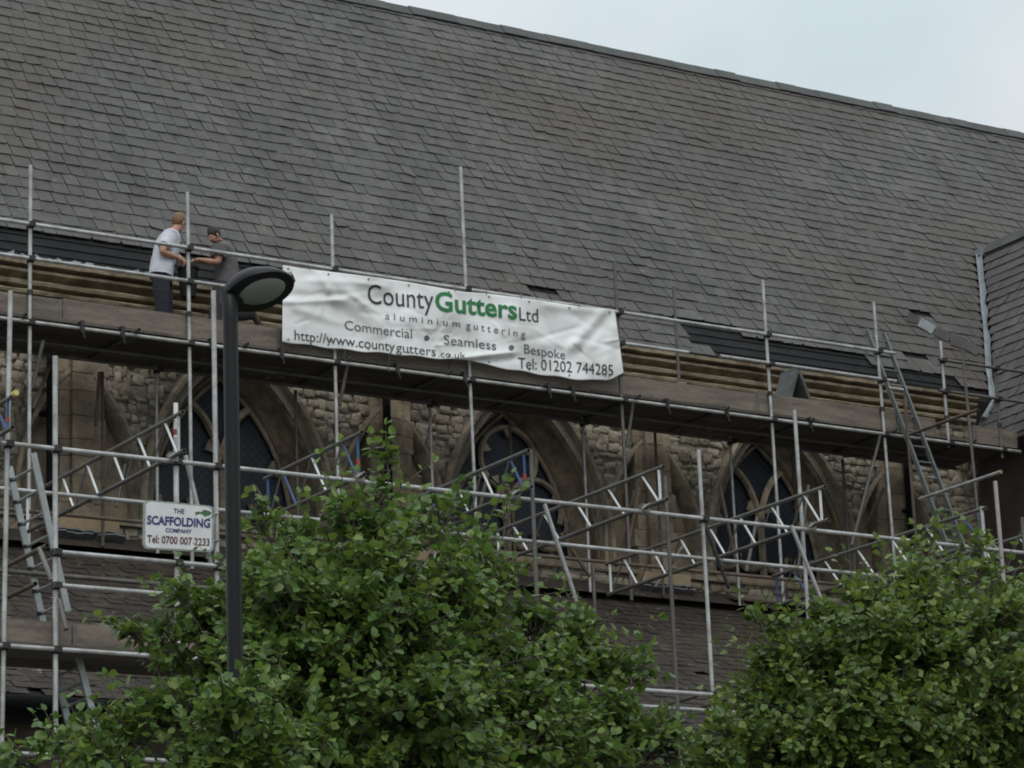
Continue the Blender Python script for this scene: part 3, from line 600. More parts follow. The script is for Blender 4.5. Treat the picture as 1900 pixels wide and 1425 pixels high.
jx = [9.6, PY(118, 575, YP).x, PY(523, 640, YP).x, PY(836, 690, YP).x, PY(1152, 720, YP).x, PY(1407, 755, YP).x, PY(1672, 790, YP).x, PY(1740, 800, YP).x]
for i in range(7): toe(jx[i], jx[i + 1], YP + .05 + .005 * (i % 2), 12.24 + .008 * (i % 2), .30 + .012 * ((i * 7) % 3) - .006)
toe(PY(1708, 800, 33.2).x, PY(1890, 830, YP).x, YP + .03, 12.24, .27)
for i, (p, q) in enumerate(((8.6, 12.05), (12.05, 14.2))): toe(p, q, YN + .06, 7.2, .235)
# board clips hanging from the platform ledger
for px in (225, 150, 390, 520, 735, 860, 1015, 1060, 1235, 1345, 1500):
    ck = MB(); p = PY(px, 628 + (px - 340) * .128, YP - .05); ck.box((p.x - .02, FR - .05, Z2 - .06), (p.x + .03, FR + .04, Z2 + .09)); ck.tube((p.x, FR - .05, Z2 - .04), (p.x + .03, FR - .05, Z2 - .13), .012, 6)
    ck.build('board_clip', M['steel_d'], scaf)

# ------------------------------------------------------------------ loose things on the scaffold and roof
def onaisle(px, py, h=0.):
    d = ray(px, py); n_ = AN; k = (Vector((0, AE.y, AE.z)) - CAM).dot(n_) / d.dot(n_); return CAM + d * k + n_ * h
a = onaisle(1347, 1128, .2); b = onaisle(1585, 1152, .2)
m_ = MB(); dx_ = (b - a); m_.obox((a + b) / 2 - AU * .06, dx_ / 2, AU * .1, AN * .018)
tag(m_.build('scaffold_board', M['board']), 'loose grey brown scaffold board lying on the mossy lower roof', 'board')
a = PY(1466, 689, 32.32); zb = Z2 + .115; ht = a.z - zb; m_ = MB()
for sx in (-1, 1):
    d = Vector((sx * .36, 0, -.933)); nn = Vector((sx * .933, 0, .36)); L_ = ht / .933; m_.obox(Vector((a.x, 32.32, a.z)) + d * (L_ / 2), Vector((0, .2, 0)), d * (L_ / 2), nn * .022)
m_.tube((a.x, 32.12, a.z), (a.x, 32.52, a.z), .03, 8)
tag(m_.build('spare_ridge_tile', mat('dull_grey_tile', (.125, .13, .125), .8, 0, .35, 6, .4, 18)), 'angular grey ridge tile standing like a tent behind the toe board', 'ridge tile')

# ------------------------------------------------------------------ lettering
def letters(txt, p0, p1, cap, put, name, m, parent, bold=0., spacing=1.0, shear=0., upv=None, grid=.05):
    """writing between two picture points on a surface; put() gives the surface point for a picture point"""
    cu = bpy.data.curves.new('lettering', 'FONT'); cu.body = txt; cu.size = 1; cu.offset = bold; cu.space_character = spacing; cu.shear = shear; cu.resolution_u = 3
    ob = bpy.data.objects.new('lettering', cu); COL.objects.link(ob); bpy.context.view_layer.update()
    me = bpy.data.meshes.new_from_object(ob.evaluated_get(bpy.context.evaluated_depsgraph_get())); bpy.data.objects.remove(ob)
    bm = bmesh.new(); bm.from_mesh(me)
    xs = [v.co.x for v in bm.verts]; x0, x1 = min(xs), max(xs); caph = .72
    n = int((x1 - x0) / (.35 if grid else 9)) + 1
    for i in range(1, n):
        bmesh.ops.bisect_plane(bm, geom=bm.verts[:] + bm.edges[:] + bm.faces[:], plane_co=(x0 + (x1 - x0) * i / n, 0, 0), plane_no=(1, 0, 0))
    for zz in (.0, .36): bmesh.ops.bisect_plane(bm, geom=bm.verts[:] + bm.edges[:] + bm.faces[:], plane_co=(0, zz, 0), plane_no=(0, 1, 0))
    p0 = Vector(p0); p1 = Vector(p1); up = Vector(upv or (-.03, -1)) * cap
    og = origin(parent)
    for v in bm.verts:
        q = p0 + (p1 - p0) * ((v.co.x - x0) / (x1 - x0)) + up * (v.co.y / caph); v.co = put(q.x, q.y) - og
    bmesh.ops.recalc_face_normals(bm, faces=bm.faces)
    if bm.faces and sum(f.normal.y * f.calc_area() for f in bm.faces) > 0: bmesh.ops.reverse_faces(bm, faces=bm.faces)
    bm.to_mesh(me); bm.free(); me.materials.clear(); me.materials.append(m)
    o = bpy.data.objects.new(name, me); COL.objects.link(o); o.parent = parent; return o
INK = mat('banner_black_ink', (.035, .038, .045), .6, 0, .3, 6); INKT = mat('banner_grey_ink', (.12, .125, .135), .6, 0, .3, 6); GRN = mat('banner_green_ink', (.016, .19, .05), .6, 0, .2, 6); GRG = mat('banner_dull_green_ink', (.06, .12, .1), .6, 0, .2, 6)
INKB = mat('sign_blue_ink', (.02, .022, .14), .5, 0, .2, 9); INKR = mat('sign_red_ink', (.16, .025, .035), .5, 0, .5, 30, c2=(.06, .02, .06)); INKG = mat('sign_green_ink', (.05, .13, .05), .5, 0, .2, 9)

# ------------------------------------------------------------------ banner
YB = YP - .12
def poly(pts, x):
    for (xa, ya), (xb, yb) in zip(pts, pts[1:]):
        if x <= xb: break
    return ya + (yb - ya) * (x - xa) / (xb - xa)
TOP = [(525, 492), (560, 498), (620, 505), (700, 515), (760, 524), (855, 541), (905, 545), (1000, 557), (1075, 569), (1141, 575)]
BOT = [(524, 634), (575, 641), (640, 649), (740, 658), (822, 666), (872, 668), (915, 680), (985, 692), (1060, 703), (1105, 706), (1128, 705), (1157, 692)]
def ss(a, b, x): t = min(1, max(0, (x - a) / (b - a))); return t * t * (3 - 2 * t)
def crease(x, y, a, b, w, amp):
    """a sharp fold running from picture point a to b"""
    ax, ay = a; bx, by = b; dx, dy = bx - ax, by - ay; L = math.hypot(dx, dy); t = ((x - ax) * dx + (y - ay) * dy) / L / L; d = ((x - ax) * dy - (y - ay) * dx) / L
    fade = ss(-.12, .12, t) * (1 - ss(.88, 1.12, t)); return amp * fade * math.exp(-(d / w) ** 2)
rb_ = random.Random(12); FINE = []
for i in range(46):
    xa = rb_.uniform(530, 1130); ya = poly(TOP, xa) + rb_.uniform(5, 125); an = rb_.gauss(.25, .7); Lc = rb_.uniform(25, 95)
    FINE.append(((xa, ya), (xa + Lc * math.cos(an), ya + Lc * math.sin(an)), rb_.uniform(2.5, 6), rb_.choice((-1, 1)) * rb_.uniform(.006, .018)))
def cloth_y(x, y):
    u = (x - 525) / 620.
    v = (y - poly(TOP, min(max(x, 525), 1141))) / 135.
    d = .035 * math.sin(u * 9 + 1) * (.4 + .6 * v) + .018 * math.sin(u * 21 + v * 5) + .012 * math.sin(u * 38 - v * 9) + .01 * math.sin(v * 11 + u * 14)
    d += .018 * mnoise.noise(Vector((u * 9, v * 3.2, 0))) + .012 * mnoise.noise(Vector((u * 22, v * 7, 3)))
    d += crease(x, y, (526, 560), (640, 556), 6, -.045) + crease(x, y, (526, 548), (640, 548), 8, .03)
    d += crease(x, y, (540, 570), (640, 600), 9, -.03) + crease(x, y, (590, 505), (625, 560), 8, -.03) + crease(x, y, (600, 560), (690, 610), 12, .03)
    d += crease(x, y, (1132, 582), (1068, 660), 9, .05) + crease(x, y, (1120, 580), (1050, 655), 10, -.05) + crease(x, y, (1010, 566), (1120, 580), 8, -.03)
    d += crease(x, y, (820, 668), (955, 654), 6, -.07) + crease(x, y, (815, 676), (960, 664), 8, .05) + crease(x, y, (1140, 600), (1125, 690), 12, -.04)
    d += crease(x, y, (690, 525), (560, 520), 7, -.02) + crease(x, y, (1000, 640), (1110, 640), 9, -.02)
    for a_c, b_c, w_c, m_c in FINE: d += crease(x, y, a_c, b_c, w_c, m_c)
    return d * .7
def banner_pt(x, y, lift=0.): return PY(x, y, YB + cloth_y(x, y) - lift)
m_ = MB(); NU, NV = 260, 64; vs = []
for j in range(NV + 1):
    for i in range(NU + 1):
        u = i / NU; v = j / NV; xt = 525 + u * 616; xb = 524 + u * 633; x = xt + (xb - xt) * v; yt = poly(TOP, xt); yb = poly(BOT, xb) + 1.2 * math.sin(u * 60)
        vs.append(banner_pt(x, yt + (yb - yt) * v))
m_.add(vs, [(j * (NU + 1) + i, j * (NU + 1) + i + 1, (j + 1) * (NU + 1) + i + 1, (j + 1) * (NU + 1) + i) for j in range(NV) for i in range(NU)])
root = thing('banner', PY(840, 690, YB), 'creased white vinyl banner with black and green lettering tied along the platform rails', 'banner')
vinyl, n_, l_, p_ = new_mat('white_vinyl'); p_.inputs['Base Color'].default_value = (.66, .67, .67, 1); p_.inputs['Roughness'].default_value = .55
g_ = n_.new('ShaderNodeNewGeometry'); t_ = n_.new('ShaderNodeTexNoise'); t_.inputs['Scale'].default_value = 1.6; t_.inputs['Detail'].default_value = 6; l_.new(g_.outputs['Position'], t_.inputs['Vector'])
c_ = n_.new('ShaderNodeValToRGB'); c_.color_ramp.elements[0].position = .3; c_.color_ramp.elements[1].position = .62; c_.color_ramp.elements[0].color = (.6, .605, .59, 1); c_.color_ramp.elements[1].color = (.85, .86, .86, 1)
l_.new(t_.outputs['Fac'], c_.inputs['Fac']); l_.new(c_.outputs['Color'], p_.inputs['Base Color'])
sheet = m_.build('sheet', vinyl, root, smooth=True)
sol = sheet.modifiers.new('thick', 'SOLIDIFY'); sol.thickness = .004; sol.offset = 1
bp = lambda x, y: banner_pt(x, y, .009)
letters('County', (683, 563), (805, 574), 38, bp, 'lettering', INK, root); letters('Gutters', (808, 575), (960, 592), 36, bp, 'lettering', GRN, root, bold=.022); letters('Ltd', (964, 594), (999, 598), 26, bp, 'lettering', INK, root)
letters('aluminium', (715, 592), (854, 607), 13, bp, 'lettering', INKT, root, spacing=1.6); letters('guttering', (865, 609), (975, 627), 14, bp, 'lettering', INKT, root, spacing=1.5)
letters('Commercial', (640, 611), (765, 628), 18, bp, 'lettering', INKT, root); letters('Seamless', (824, 638), (921, 650), 18, bp, 'lettering', INKT, root); letters('Bespoke', (973, 655), (1049, 667), 18, bp, 'lettering', INKT, root)
for x, y in ((792, 627), (949, 645)):
    MB().add([bp(x + 5 * math.cos(a), y + 5 * math.sin(a)) for a in [i * .5236 for i in range(12)]], [tuple(range(12))]).build('bullet_dot', GRG, root)
letters('http://www.county', (547, 630), (733, 652), 19, bp, 'lettering', INK, root); letters('gutters', (735, 652), (809, 661), 18, bp, 'lettering', GRG, root); letters('.co.uk', (813, 662), (864, 665), 12, bp, 'lettering', INK, root)
letters('Tel: 01202 744285', (962, 683), (1138, 697), 21, bp, 'lettering', INK, root)
for x, y0, y1 in ((718, 500, 517), (845, 523, 540), (903, 530, 546), (968, 545, 553), (575, 492, 500), (1075, 556, 570), (640, 650, 664), (723, 658, 690), (668, 652, 662)):
    MB().tube(banner_pt(x, y1 if y0 < 600 else y0, .01), PY(x - 2, y0 if y0 < 600 else y1, YB + .03), .006, 6).build('tie', M['galv_d'], root)

for i in range(9):
    xe = 535 + i * 74.5
    for ye, sg in ((poly(TOP, xe) + 5, 1), (poly(BOT, xe) - 6, -1)): p = banner_pt(xe, ye, .006); MB().tube(p, p - Vector((0, .006, 0)), .014, 10).build('eyelet', M['coupler_l'], root)
# ------------------------------------------------------------------ company sign
YS = YN - .1
root = thing('company_sign', PY(330, 1020, YS), 'white rectangular sign with rounded corners and blue lettering wired to the tubes', 'sign')
cor = [(265, 1018), (396, 1025), (398, 939), (267, 927)]
def rounded(ins, y, k=.14):
    c = [Vector(p) for p in cor]; ce = sum(c, Vector((0, 0))) / 4; c = [p + (ce - p).normalized() * ins for p in c]; o_ = []
    for i in range(4):
        p = c[i]; a = p + (c[i - 1] - p).normalized() * 11; b = p + (c[(i + 1) % 4] - p).normalized() * 11
        for t in range(6): t /= 5; q = a * (1 - t) ** 2 + p * 2 * t * (1 - t) + b * t * t; o_.append(PY(q.x, q.y, y))
    return o_
def slab(name, ins, y0, y1, m):
    f_ = rounded(ins, y0); N = len(f_); b_ = [Vector((p.x, y1, p.z)) for p in f_]
    MB().add(f_ + b_, [tuple(range(N)), tuple(range(2 * N - 1, N - 1, -1))] + [(i, N + i, N + (i + 1) % N, (i + 1) % N) for i in range(N)]).build(name, m, root)
slab('frame', 0, YS, YS + .02, mat('sign_edge_grey_green', (.33, .37, .34), .6, 0, .4, 12)); slab('panel', 5, YS - .004, YS + .01, mat('sign_white', (.66, .67, .68), .45, 0, .12, 5, 0, 20, 0, (.56, .57, .57)))
sp = lambda x, y: PY(x, y, YS - .008)
uv_ = (.02, -1)
letters('THE', (322, 952), (342, 953.5), 9, sp, 'lettering', INKB, root, bold=.02, upv=uv_, grid=0); letters('SCAFFOLDING', (273, 972), (390, 979), 16, sp, 'lettering', INKB, root, bold=.035, upv=uv_, grid=0)
letters('COMPANY', (307, 987), (356, 990), 7.5, sp, 'lettering', INKB, root, bold=.03, upv=uv_, grid=0); letters('Tel: 0700 007 2233', (273, 1006), (389, 1013), 14, sp, 'lettering', INKR, root, bold=.022, upv=uv_, grid=0)
em = [(361, 951), (368, 949), (374, 950), (378, 946), (386, 947), (393, 951), (391, 955), (385, 957), (379, 958), (376, 954), (370, 953), (365, 955), (362, 957), (364, 953)]
MB().add([sp(*p) for p in em], [tuple(range(len(em)))]).build('emblem', INKG, root)
arc = [(394.5, 944), (396.5, 950), (395, 957), (391, 961), (386, 962)]
MB().path([sp(*p) for p in arc], .004, 5).build('emblem_arc', INKG, root)
for x, y in ((398, 955), (399, 1004)): MB().tube(PY(x - 4, y, YS + .02), PY(x + 8, y - 2, YN), .012, 6).build('fixing_clip', M['coupler_l'], root)

# ------------------------------------------------------------------ street lamp
YL = 16.2
top = PY(428, 590, YL); LX = PY(431, 850, YL).x
root = thing('street_lamp', (LX, YL, 0), 'black street lamp column with a rounded teardrop head and pale glass bowl', 'street lamp')
MB().tube((LX, YL, 0), (LX, YL, 1.3), .085, 18).tube((LX, YL, 1.3), (LX, YL, 1.42), .085, 18, .06).build('base', M['black'], root, smooth=2)
MB().tube((LX, YL, 1.4), (LX, YL, top.z + .06), .053, 18, .048).build('column', M['black'], root, smooth=2)
hc = PY(478, 541, YL - .05)
mi = Vector((.33, .944)); nrm = w_of((mi.x * .80, mi.y * .80, -.60)).normalized()        # way the glass faces
lng = w_of((.944, -.33, 0)); lng = (lng - nrm * lng.dot(nrm)).normalized(); wid = nrm.cross(lng)
def shell(rows, m, name, sm=True, cap=True, sh=0.):
    """rings along the head's own axis: (offset along normal, half length, half width, shift along length)"""
    n = 40; vs = []; fs = []
    for d, a, b, s_ in rows:
        for i in range(n):
            t = 2 * math.pi * i / n; c, s2 = math.cos(t), math.sin(t)
            taper = 1 - .24 * max(0, -c) ** 1.5
            vs.append(hc + (nrm * d + lng * (a * c + s_) + wid * (b * s2 * taper)) * .82)
    for j in range(len(rows) - 1):
        for i in range(n): fs.append((j * n + i, j * n + (i + 1) % n, (j + 1) * n + (i + 1) % n, (j + 1) * n + i))
    if cap: fs += [tuple(range(n))[::-1], tuple((len(rows) - 1) * n + i for i in range(n))]
    return MB().add(vs, fs).build(name, m, root, smooth=2 if sm else False)
shell([(-.155, .03, .03, -.03), (-.15, .11, .1, -.03), (-.125, .2, .16, -.03), (-.08, .265, .2, -.025), (-.03, .295, .222, -.01), (0, .3, .226, 0), (.012, .296, .222, 0), (.014, .22, .165, .03)], M['black'], 'head')
gm, n_, l_, p_ = new_mat('lamp_bowl'); p_.inputs['Base Color'].default_value = (.19, .2, .18, 1); p_.inputs['Roughness'].default_value = .3
shell([(.013, .195, .142, .03), (.028, .185, .134, .03), (.044, .15, .108, .03), (.053, .09, .064, .03), (.056, .03, .02, .03)], gm, 'glass_bowl')
c2_ = hc - lng * .2 - nrm * .02
MB().path([(LX, YL, top.z - .02), (LX, YL, top.z + .1), Vector((LX, YL, top.z + .13)).lerp(c2_, .45) + Vector((0, 0, .03)), c2_, c2_ + lng * .12], [.048, .053, .062, .07, .05], 14).build('bracket', M['black'], root, smooth=2)
MB().obox(hc + lng * .235 - nrm * .02, lng * .016, wid * .04, nrm * .014).build('catch', M['coupler_l'], root)

# ------------------------------------------------------------------ ladders
def ladder(name, a0, a1, across, n, label, m='ladder', rung='ladder', bands=False):
    a0 = Vector(a0); a1 = Vector(a1); across = Vector(across); root = thing(name, a1, label, 'ladder', None); d = (a1 - a0); up = d.normalized(); side = across.normalized(); th = up.cross(side)
    for k in (0, 1):
        p = a0 + across * k; q = a1 + across * k; MB().obox((p + q) / 2, d / 2, side * .016, th * .034).build('stile', M[m], root)
    for i in range(n):
        p = a0 + d * ((i + .6) / n); MB().tube(p, p + across, .0145, 8).build('rung', M[rung], root)
        if bands: MB().obox(p, up * .02, side * .021, th * .04).build('rung_collar', M['rope'], root)
a = PY(17, 866, 28.05); b = PY(80, 1155, 28.05); ladder('ladder', a, b, (0, -.62, 0), 7, 'alloy ladder with black rung collars leaning in the bay above the lower platform', bands=True)
a = PY(101, 1238, 28.05); b = PY(137, 1380, 28.05); ladder('ladder', a, b, (0, -.6, 0), 5, 'alloy ladder below the lower platform, its foot hidden by leaves')
a = PY(1608.6, 613, 32.55); r2 = PX(1766, 955, PY(1639, 614, 32.55).x); b = Vector((a.x, r2.y, r2.z)); b2 = a + (b - a) * 1.35
ladder('ladder', a, b2, (PY(1639, 614, 32.55).x - a.x, 0, 0), 16, 'long dull alloy ladder rising past the platform to the roof edge', m='ladder_d', rung='ladder_d')

# ------------------------------------------------------------------ people
def skin_obj(name, nodes, edges, m, parent, levels=2, label=None):
    """one smooth skin grown over a jointed skeleton; nodes: key -> (point, radius or (rx, ry))"""
    keys = list(nodes); idx = {k: i for i, k in enumerate(keys)}; og = origin(parent)
    me = bpy.data.meshes.new(name); me.from_pydata([Vector(nodes[k][0]) - og for k in keys], [(idx[a], idx[b]) for a, b in edges], []); me.update()
    o = bpy.data.objects.new(name, me); COL.objects.link(o); md = o.modifiers.new('skin', 'SKIN'); md.use_smooth_shade = True; md.branch_smoothing = .6
    if not me.skin_vertices: 
        bm = bmesh.new(); bm.from_mesh(me); bm.verts.layers.skin.verify(); bm.to_mesh(me); bm.free()
    sv = me.skin_vertices[0].data
    for k in keys: r = nodes[k][1]; sv[idx[k]].radius = r if isinstance(r, tuple) else (r, r)
    sv[0].use_root = True
    sb = o.modifiers.new('sub', 'SUBSURF'); sb.levels = levels; sb.render_levels = levels
    bpy.context.view_layer.update(); dg = bpy.context.evaluated_depsgraph_get(); nm = bpy.data.meshes.new_from_object(o.evaluated_get(dg)); bpy.data.objects.remove(o)
    nm.materials.clear(); nm.materials.append(m); nm.polygons.foreach_set('use_smooth', [True] * len(nm.polygons)); nm.name = name
    o = bpy.data.objects.new(name, nm); COL.objects.link(o); o.parent = parent
    if label: o['label'] = label
    return o
def join_meshes(objs, name):
    bm = bmesh.new()
    for o in objs: bm.from_mesh(o.data)
    me = bpy.data.meshes.new(name); bm.to_mesh(me); bm.free()
    for m in objs[0].data.materials: me.materials.append(m)
    me.polygons.foreach_set('use_smooth', [True] * len(me.polygons)); p = objs[0].parent
    o = bpy.data.objects.new(name, me); COL.objects.link(o); o.parent = p
    for q in objs: bpy.data.objects.remove(q)
    return o
SKIN1 = mat('fair_skin', (.44, .23, .16), .55, 0, .15, 8); SKIN2 = mat('tanned_skin', (.36, .19, .13), .55, 0, .15, 8)
HAIR1 = mat('sandy_hair', (.22, .125, .06), .7, 0, .35, 30, .5, 60); HAIR2 = mat('dark_hair', (.035, .024, .018), .7, 0, .35, 30, .5, 60)
TEE1 = mat('white_cotton', (.6, .61, .68), .9, 0, .14, 7, .5, 22); TEE2 = mat('grey_cotton', (.12, .11, .115), .9, 0, .2, 7, .5, 22)
TRO1 = mat('navy_work_trousers', (.022, .024, .034), .9, 0, .35, 8, .5, 25); TRO2 = mat('dark_grey_trousers', (.04, .038, .041), .9, 0, .3, 8, .5, 25)
BOOT = mat('brown_boots', (.06, .04, .027), .8, 0, .3, 12)
def ball(mb, c, ax, ay, az, n=14, m=9, fn=None):
    vs = []; fs = []
    for j in range(m + 1):
        for i in range(n):
            th = math.pi * j / m; ph = 2 * math.pi * i / n; q = Vector((math.sin(th) * math.cos(ph), math.sin(th) * math.sin(ph), math.cos(th)))
            if fn: q = fn(q)
            vs.append(Vector(c) + ax * q.x + ay * q.y + az * q.z)
    for j in range(m):
        for i in range(n): fs.append((j * n + i, j * n + (i + 1) % n, (j + 1) * n + (i + 1) % n, (j + 1) * n + i))
    return mb.add(vs, fs)
def person(label, J, fwd, headup, mats, hand_dirs, hair_full=True, kneel=None):
    """J: joint name -> world point. fwd: way the face looks, headup: crown direction"""
    skin, hairm, tee, tro = mats; feet = J['ankle_l'].lerp(J['ankle_r'], .5)
    root = thing('person', (feet.x, feet.y, Z2 + .12), label, 'person', None)
    fwd = fwd.normalized(); up = headup.normalized(); up = (up - fwd * up.dot(fwd)).normalized(); side = fwd.cross(up); H = J['head']
    N = {'pelvis': (J['pelvis'], .14), 'waist': (J['waist'], (.135, .12)), 'chest': (J['chest'], (.15, .13)), 'neckb': (J['neck'] * .55 + J['chest'] * .45, .085), 'neck': (J['neck'], .056), 'skull': (H - up * .045 + fwd * .012, (.072, .078)), 'crown': (H + up * .05 - fwd * .012, (.076, .084)), 'jaw': (H - up * .075 + fwd * .05, .034), 'nose': (H - up * .018 + fwd * .098, .013)}
    E = [('pelvis', 'waist'), ('waist', 'chest'), ('chest', 'neckb'), ('neckb', 'neck'), ('neck', 'skull'), ('skull', 'crown'), ('skull', 'jaw'), ('skull', 'nose')]
    for s in 'lr':
        N['sh_' + s] = (J['shoulder_' + s], .068); N['up_' + s] = (J['shoulder_' + s].lerp(J['elbow_' + s], .5), .062); N['el_' + s] = (J['elbow_' + s], .05); N['fo_' + s] = (J['elbow_' + s].lerp(J['wrist_' + s], .35), .051); N['wr_' + s] = (J['wrist_' + s], .027); N['palm_' + s] = (J['wrist_' + s] + hand_dirs[s].normalized() * .06, (.036, .018))
        N['th_' + s] = (J['hip_' + s], .088); N['mt_' + s] = (J['hip_' + s].lerp(J['knee_' + s], .5), .078); N['kn_' + s] = (J['knee_' + s], .057); N['ca_' + s] = (J['knee_' + s].lerp(J['ankle_' + s], .35), .057); N['an_' + s] = (J['ankle_' + s], .04); N['to_' + s] = (J['toe_' + s], .036)
        E += [('neckb', 'sh_' + s), ('sh_' + s, 'up_' + s), ('up_' + s, 'el_' + s), ('el_' + s, 'fo_' + s), ('fo_' + s, 'wr_' + s), ('wr_' + s, 'palm_' + s), ('pelvis', 'th_' + s), ('th_' + s, 'mt_' + s), ('mt_' + s, 'kn_' + s), ('kn_' + s, 'ca_' + s), ('ca_' + s, 'an_' + s), ('an_' + s, 'to_' + s)]
    pieces = [skin_obj('body', N, E, skin, root)]
    for s in 'lr':
        d = hand_dirs[s].normalized(); sd = d.cross(Vector((0, 0, 1))).normalized(); dn = sd.cross(d) * -1
        if dn.z > 0: dn = -dn
        base = J['wrist_' + s]
        for k, (off, ln) in enumerate(((-.026, .07), (-.009, .082), (.009, .078), (.025, .06))):
            p = base + d * .075 + sd * off; q = p + d * ln * .45 + dn * .012; r = q + d * ln * .25 + dn * ln * .4
            pieces.append(skin_obj('finger', {'a': (p - d * .03, .0095), 'b': (p, .0092), 'c': (q, .0085), 'd': (r, .0075)}, [('a', 'b'), ('b', 'c'), ('c', 'd')], skin, root, 1))
        p = base + d * .03 + sd * -.03; q = p + d * .03 - sd * .022 + dn * .01; r = q + d * .028 + dn * .015
        pieces.append(skin_obj('finger', {'a': (base + d * .03 - sd * .012, .011), 'b': (p, .011), 'c': (q, .0095), 'd': (r, .008)}, [('a', 'b'), ('b', 'c'), ('c', 'd')], skin, root, 1))
    eb = MB()
    for sx in (-1, 1):
        ball(eb, H + side * (.078 * sx) - up * .02 - fwd * .008, fwd * .02, side * .01, up * .032, 8, 6)          # ears
    pieces.append(eb.build('ear', skin, root, smooth=True)); body = join_meshes(pieces, 'body')
    ey = MB()
    for sx in (-1, 1): ball(ey, H + side * (.032 * sx) + fwd * .07 + up * .006, fwd * .012, side * .01, up * .006, 8, 6)
    ey.build('eyes', M['rope'], root, smooth=True)
    hb = MB()
    def hf(q):
        k = 1 + .07 * mnoise.noise(q * 3.1)
        if q.x > .2: k *= .84 - .1 * max(0, .5 - q.z)
        if q.z < -.5 and q.x > -.2: k *= .8
        return q * k
    ball(hb, H + up * .022 - fwd * .03, fwd * .096, side * .09, up * .104, 20, 14, hf); hb.build('hair', hairm, root, smooth=True)
    # shirt and trousers: lofted cloth rings round the spine and limbs, with folds
    lat = (J['shoulder_l'] - J['shoulder_r']); sw = lat.length / 2; lat.normalize()
    def ring_loft(mb, rows, n=24, seed=0., fold=.006):
        vs = []
        for k, (c, ax, ay) in enumerate(rows):
            for i in range(n):
                t = 2 * math.pi * i / n; ct, st = math.cos(t), math.sin(t); e = .78
                w = 1 + fold / .15 * mnoise.noise(Vector((ct * 2.2 + seed, st * 2.2, k * .9)))
                vs.append(Vector(c) + ax * (math.copysign(abs(ct) ** e, ct) * w) + ay * (math.copysign(abs(st) ** e, st) * w))
        fs = [(k * n + i, k * n + (i + 1) % n, (k + 1) * n + (i + 1) % n, (k + 1) * n + i) for k in range(len(rows) - 1) for i in range(n)]
        fs += [tuple(range(n))[::-1], tuple((len(rows) - 1) * n + i for i in range(n))]
        return mb.add(vs, fs)
    spine = [J['pelvis'] * 1.3 - J['waist'] * .3, J['pelvis'], J['waist'], J['waist'].lerp(J['chest'], .5), J['chest'], J['chest'].lerp(J['neck'], .5), J['chest'].lerp(J['neck'], .8), J['neck'] * .96 + J['chest'] * .04]
    wds = [.2, .2, .195, .205, .222, sw + .06, sw * .68, .075]; dps = [.155, .158, .152, .158, .162, .125, .1, .075]
    def axes(k): 
        d = (spine[min(k + 1, 7)] - spine[max(k - 1, 0)]).normalized(); l2 = (lat - d * lat.dot(d)).normalized(); return l2, d.cross(l2)
    sh_ = MB(); rows = []
    for k in range(8):
        l2, f2 = axes(k); rows.append((spine[k], l2 * wds[k], f2 * dps[k]))
    fine = []
    for k in range(7):
        for t in (0, .5):
            a, b = rows[k], rows[k + 1]; fine.append((a[0].lerp(b[0], t), a[1].lerp(b[1], t), a[2].lerp(b[2], t)))
    fine.append(rows[7]); ring_loft(sh_, fine, seed=label.count('e'), fold=.012)
    for s in 'lr':
        a, b = J['shoulder_' + s], J['elbow_' + s]; inn = a.lerp(J['chest'].lerp(J['neck'], .6), .45); d = (b - a).normalized(); l2 = d.cross(fwd).normalized(); f2 = d.cross(l2)
        ring_loft(sh_, [(inn, l2 * .07, f2 * .07), (a - d * .015, l2 * .1, f2 * .105), (a.lerp(b, .3), l2 * .094, f2 * .1), (a.lerp(b, .62), l2 * .09, f2 * .097), (a.lerp(b, .63), l2 * .066, f2 * .07)], 16, 3.3, .01)
    sh_.build('t_shirt', tee, root, smooth=2)
    tr_ = MB(); l2, f2 = axes(1)
    ring_loft(tr_, [(J['waist'] * .45 + J['pelvis'] * .55, l2 * .165, f2 * .12), (J['pelvis'], l2 * .18, f2 * .132), (J['pelvis'].lerp((J['hip_l'] + J['hip_r']) / 2, .9), l2 * .188, f2 * .14), ((J['hip_l'] + J['hip_r']) / 2 - Vector((0, 0, .06)), l2 * .175, f2 * .13)], fold=.01)
    for s in 'lr':
        h_, k_, a_ = J['hip_' + s], J['knee_' + s], J['ankle_' + s]; rows = []
        for c, r in ((h_.lerp(k_, -.1), .11), (h_.lerp(k_, .25), .112), (h_.lerp(k_, .6), .1), (h_.lerp(k_, .92), .09), (k_.lerp(a_, .08), .088), (k_.lerp(a_, .4), .088), (k_.lerp(a_, .75), .082), (k_.lerp(a_, .95), .084)):
            d = ((k_ - h_) if r >= .09 else (a_ - k_)).normalized(); u2 = d.cross(lat).normalized(); rows.append((c, d.cross(u2) * r, u2 * r))
        ring_loft(tr_, rows, 16, 7.7, .014)
    tr_.build('trousers', tro, root, smooth=2)
    for s in 'lr':
        an, to = J['ankle_' + s], J['toe_' + s]; d = (to - an).normalized()
        skin_obj('boot', {'an': (an + Vector((0, 0, .06)), .052), 'he': (an - d * .02 - Vector((0, 0, .02)), .052), 'mi': (an.lerp(to, .6), .047), 'to': (to + d * .02, .042)}, [('an', 'he'), ('he', 'mi'), ('mi', 'to')], BOOT, root, 2)
    return root
DZ = Z2 + .12
def q_(px, py, y): return PY(px, py, y)
W1 = 32.72
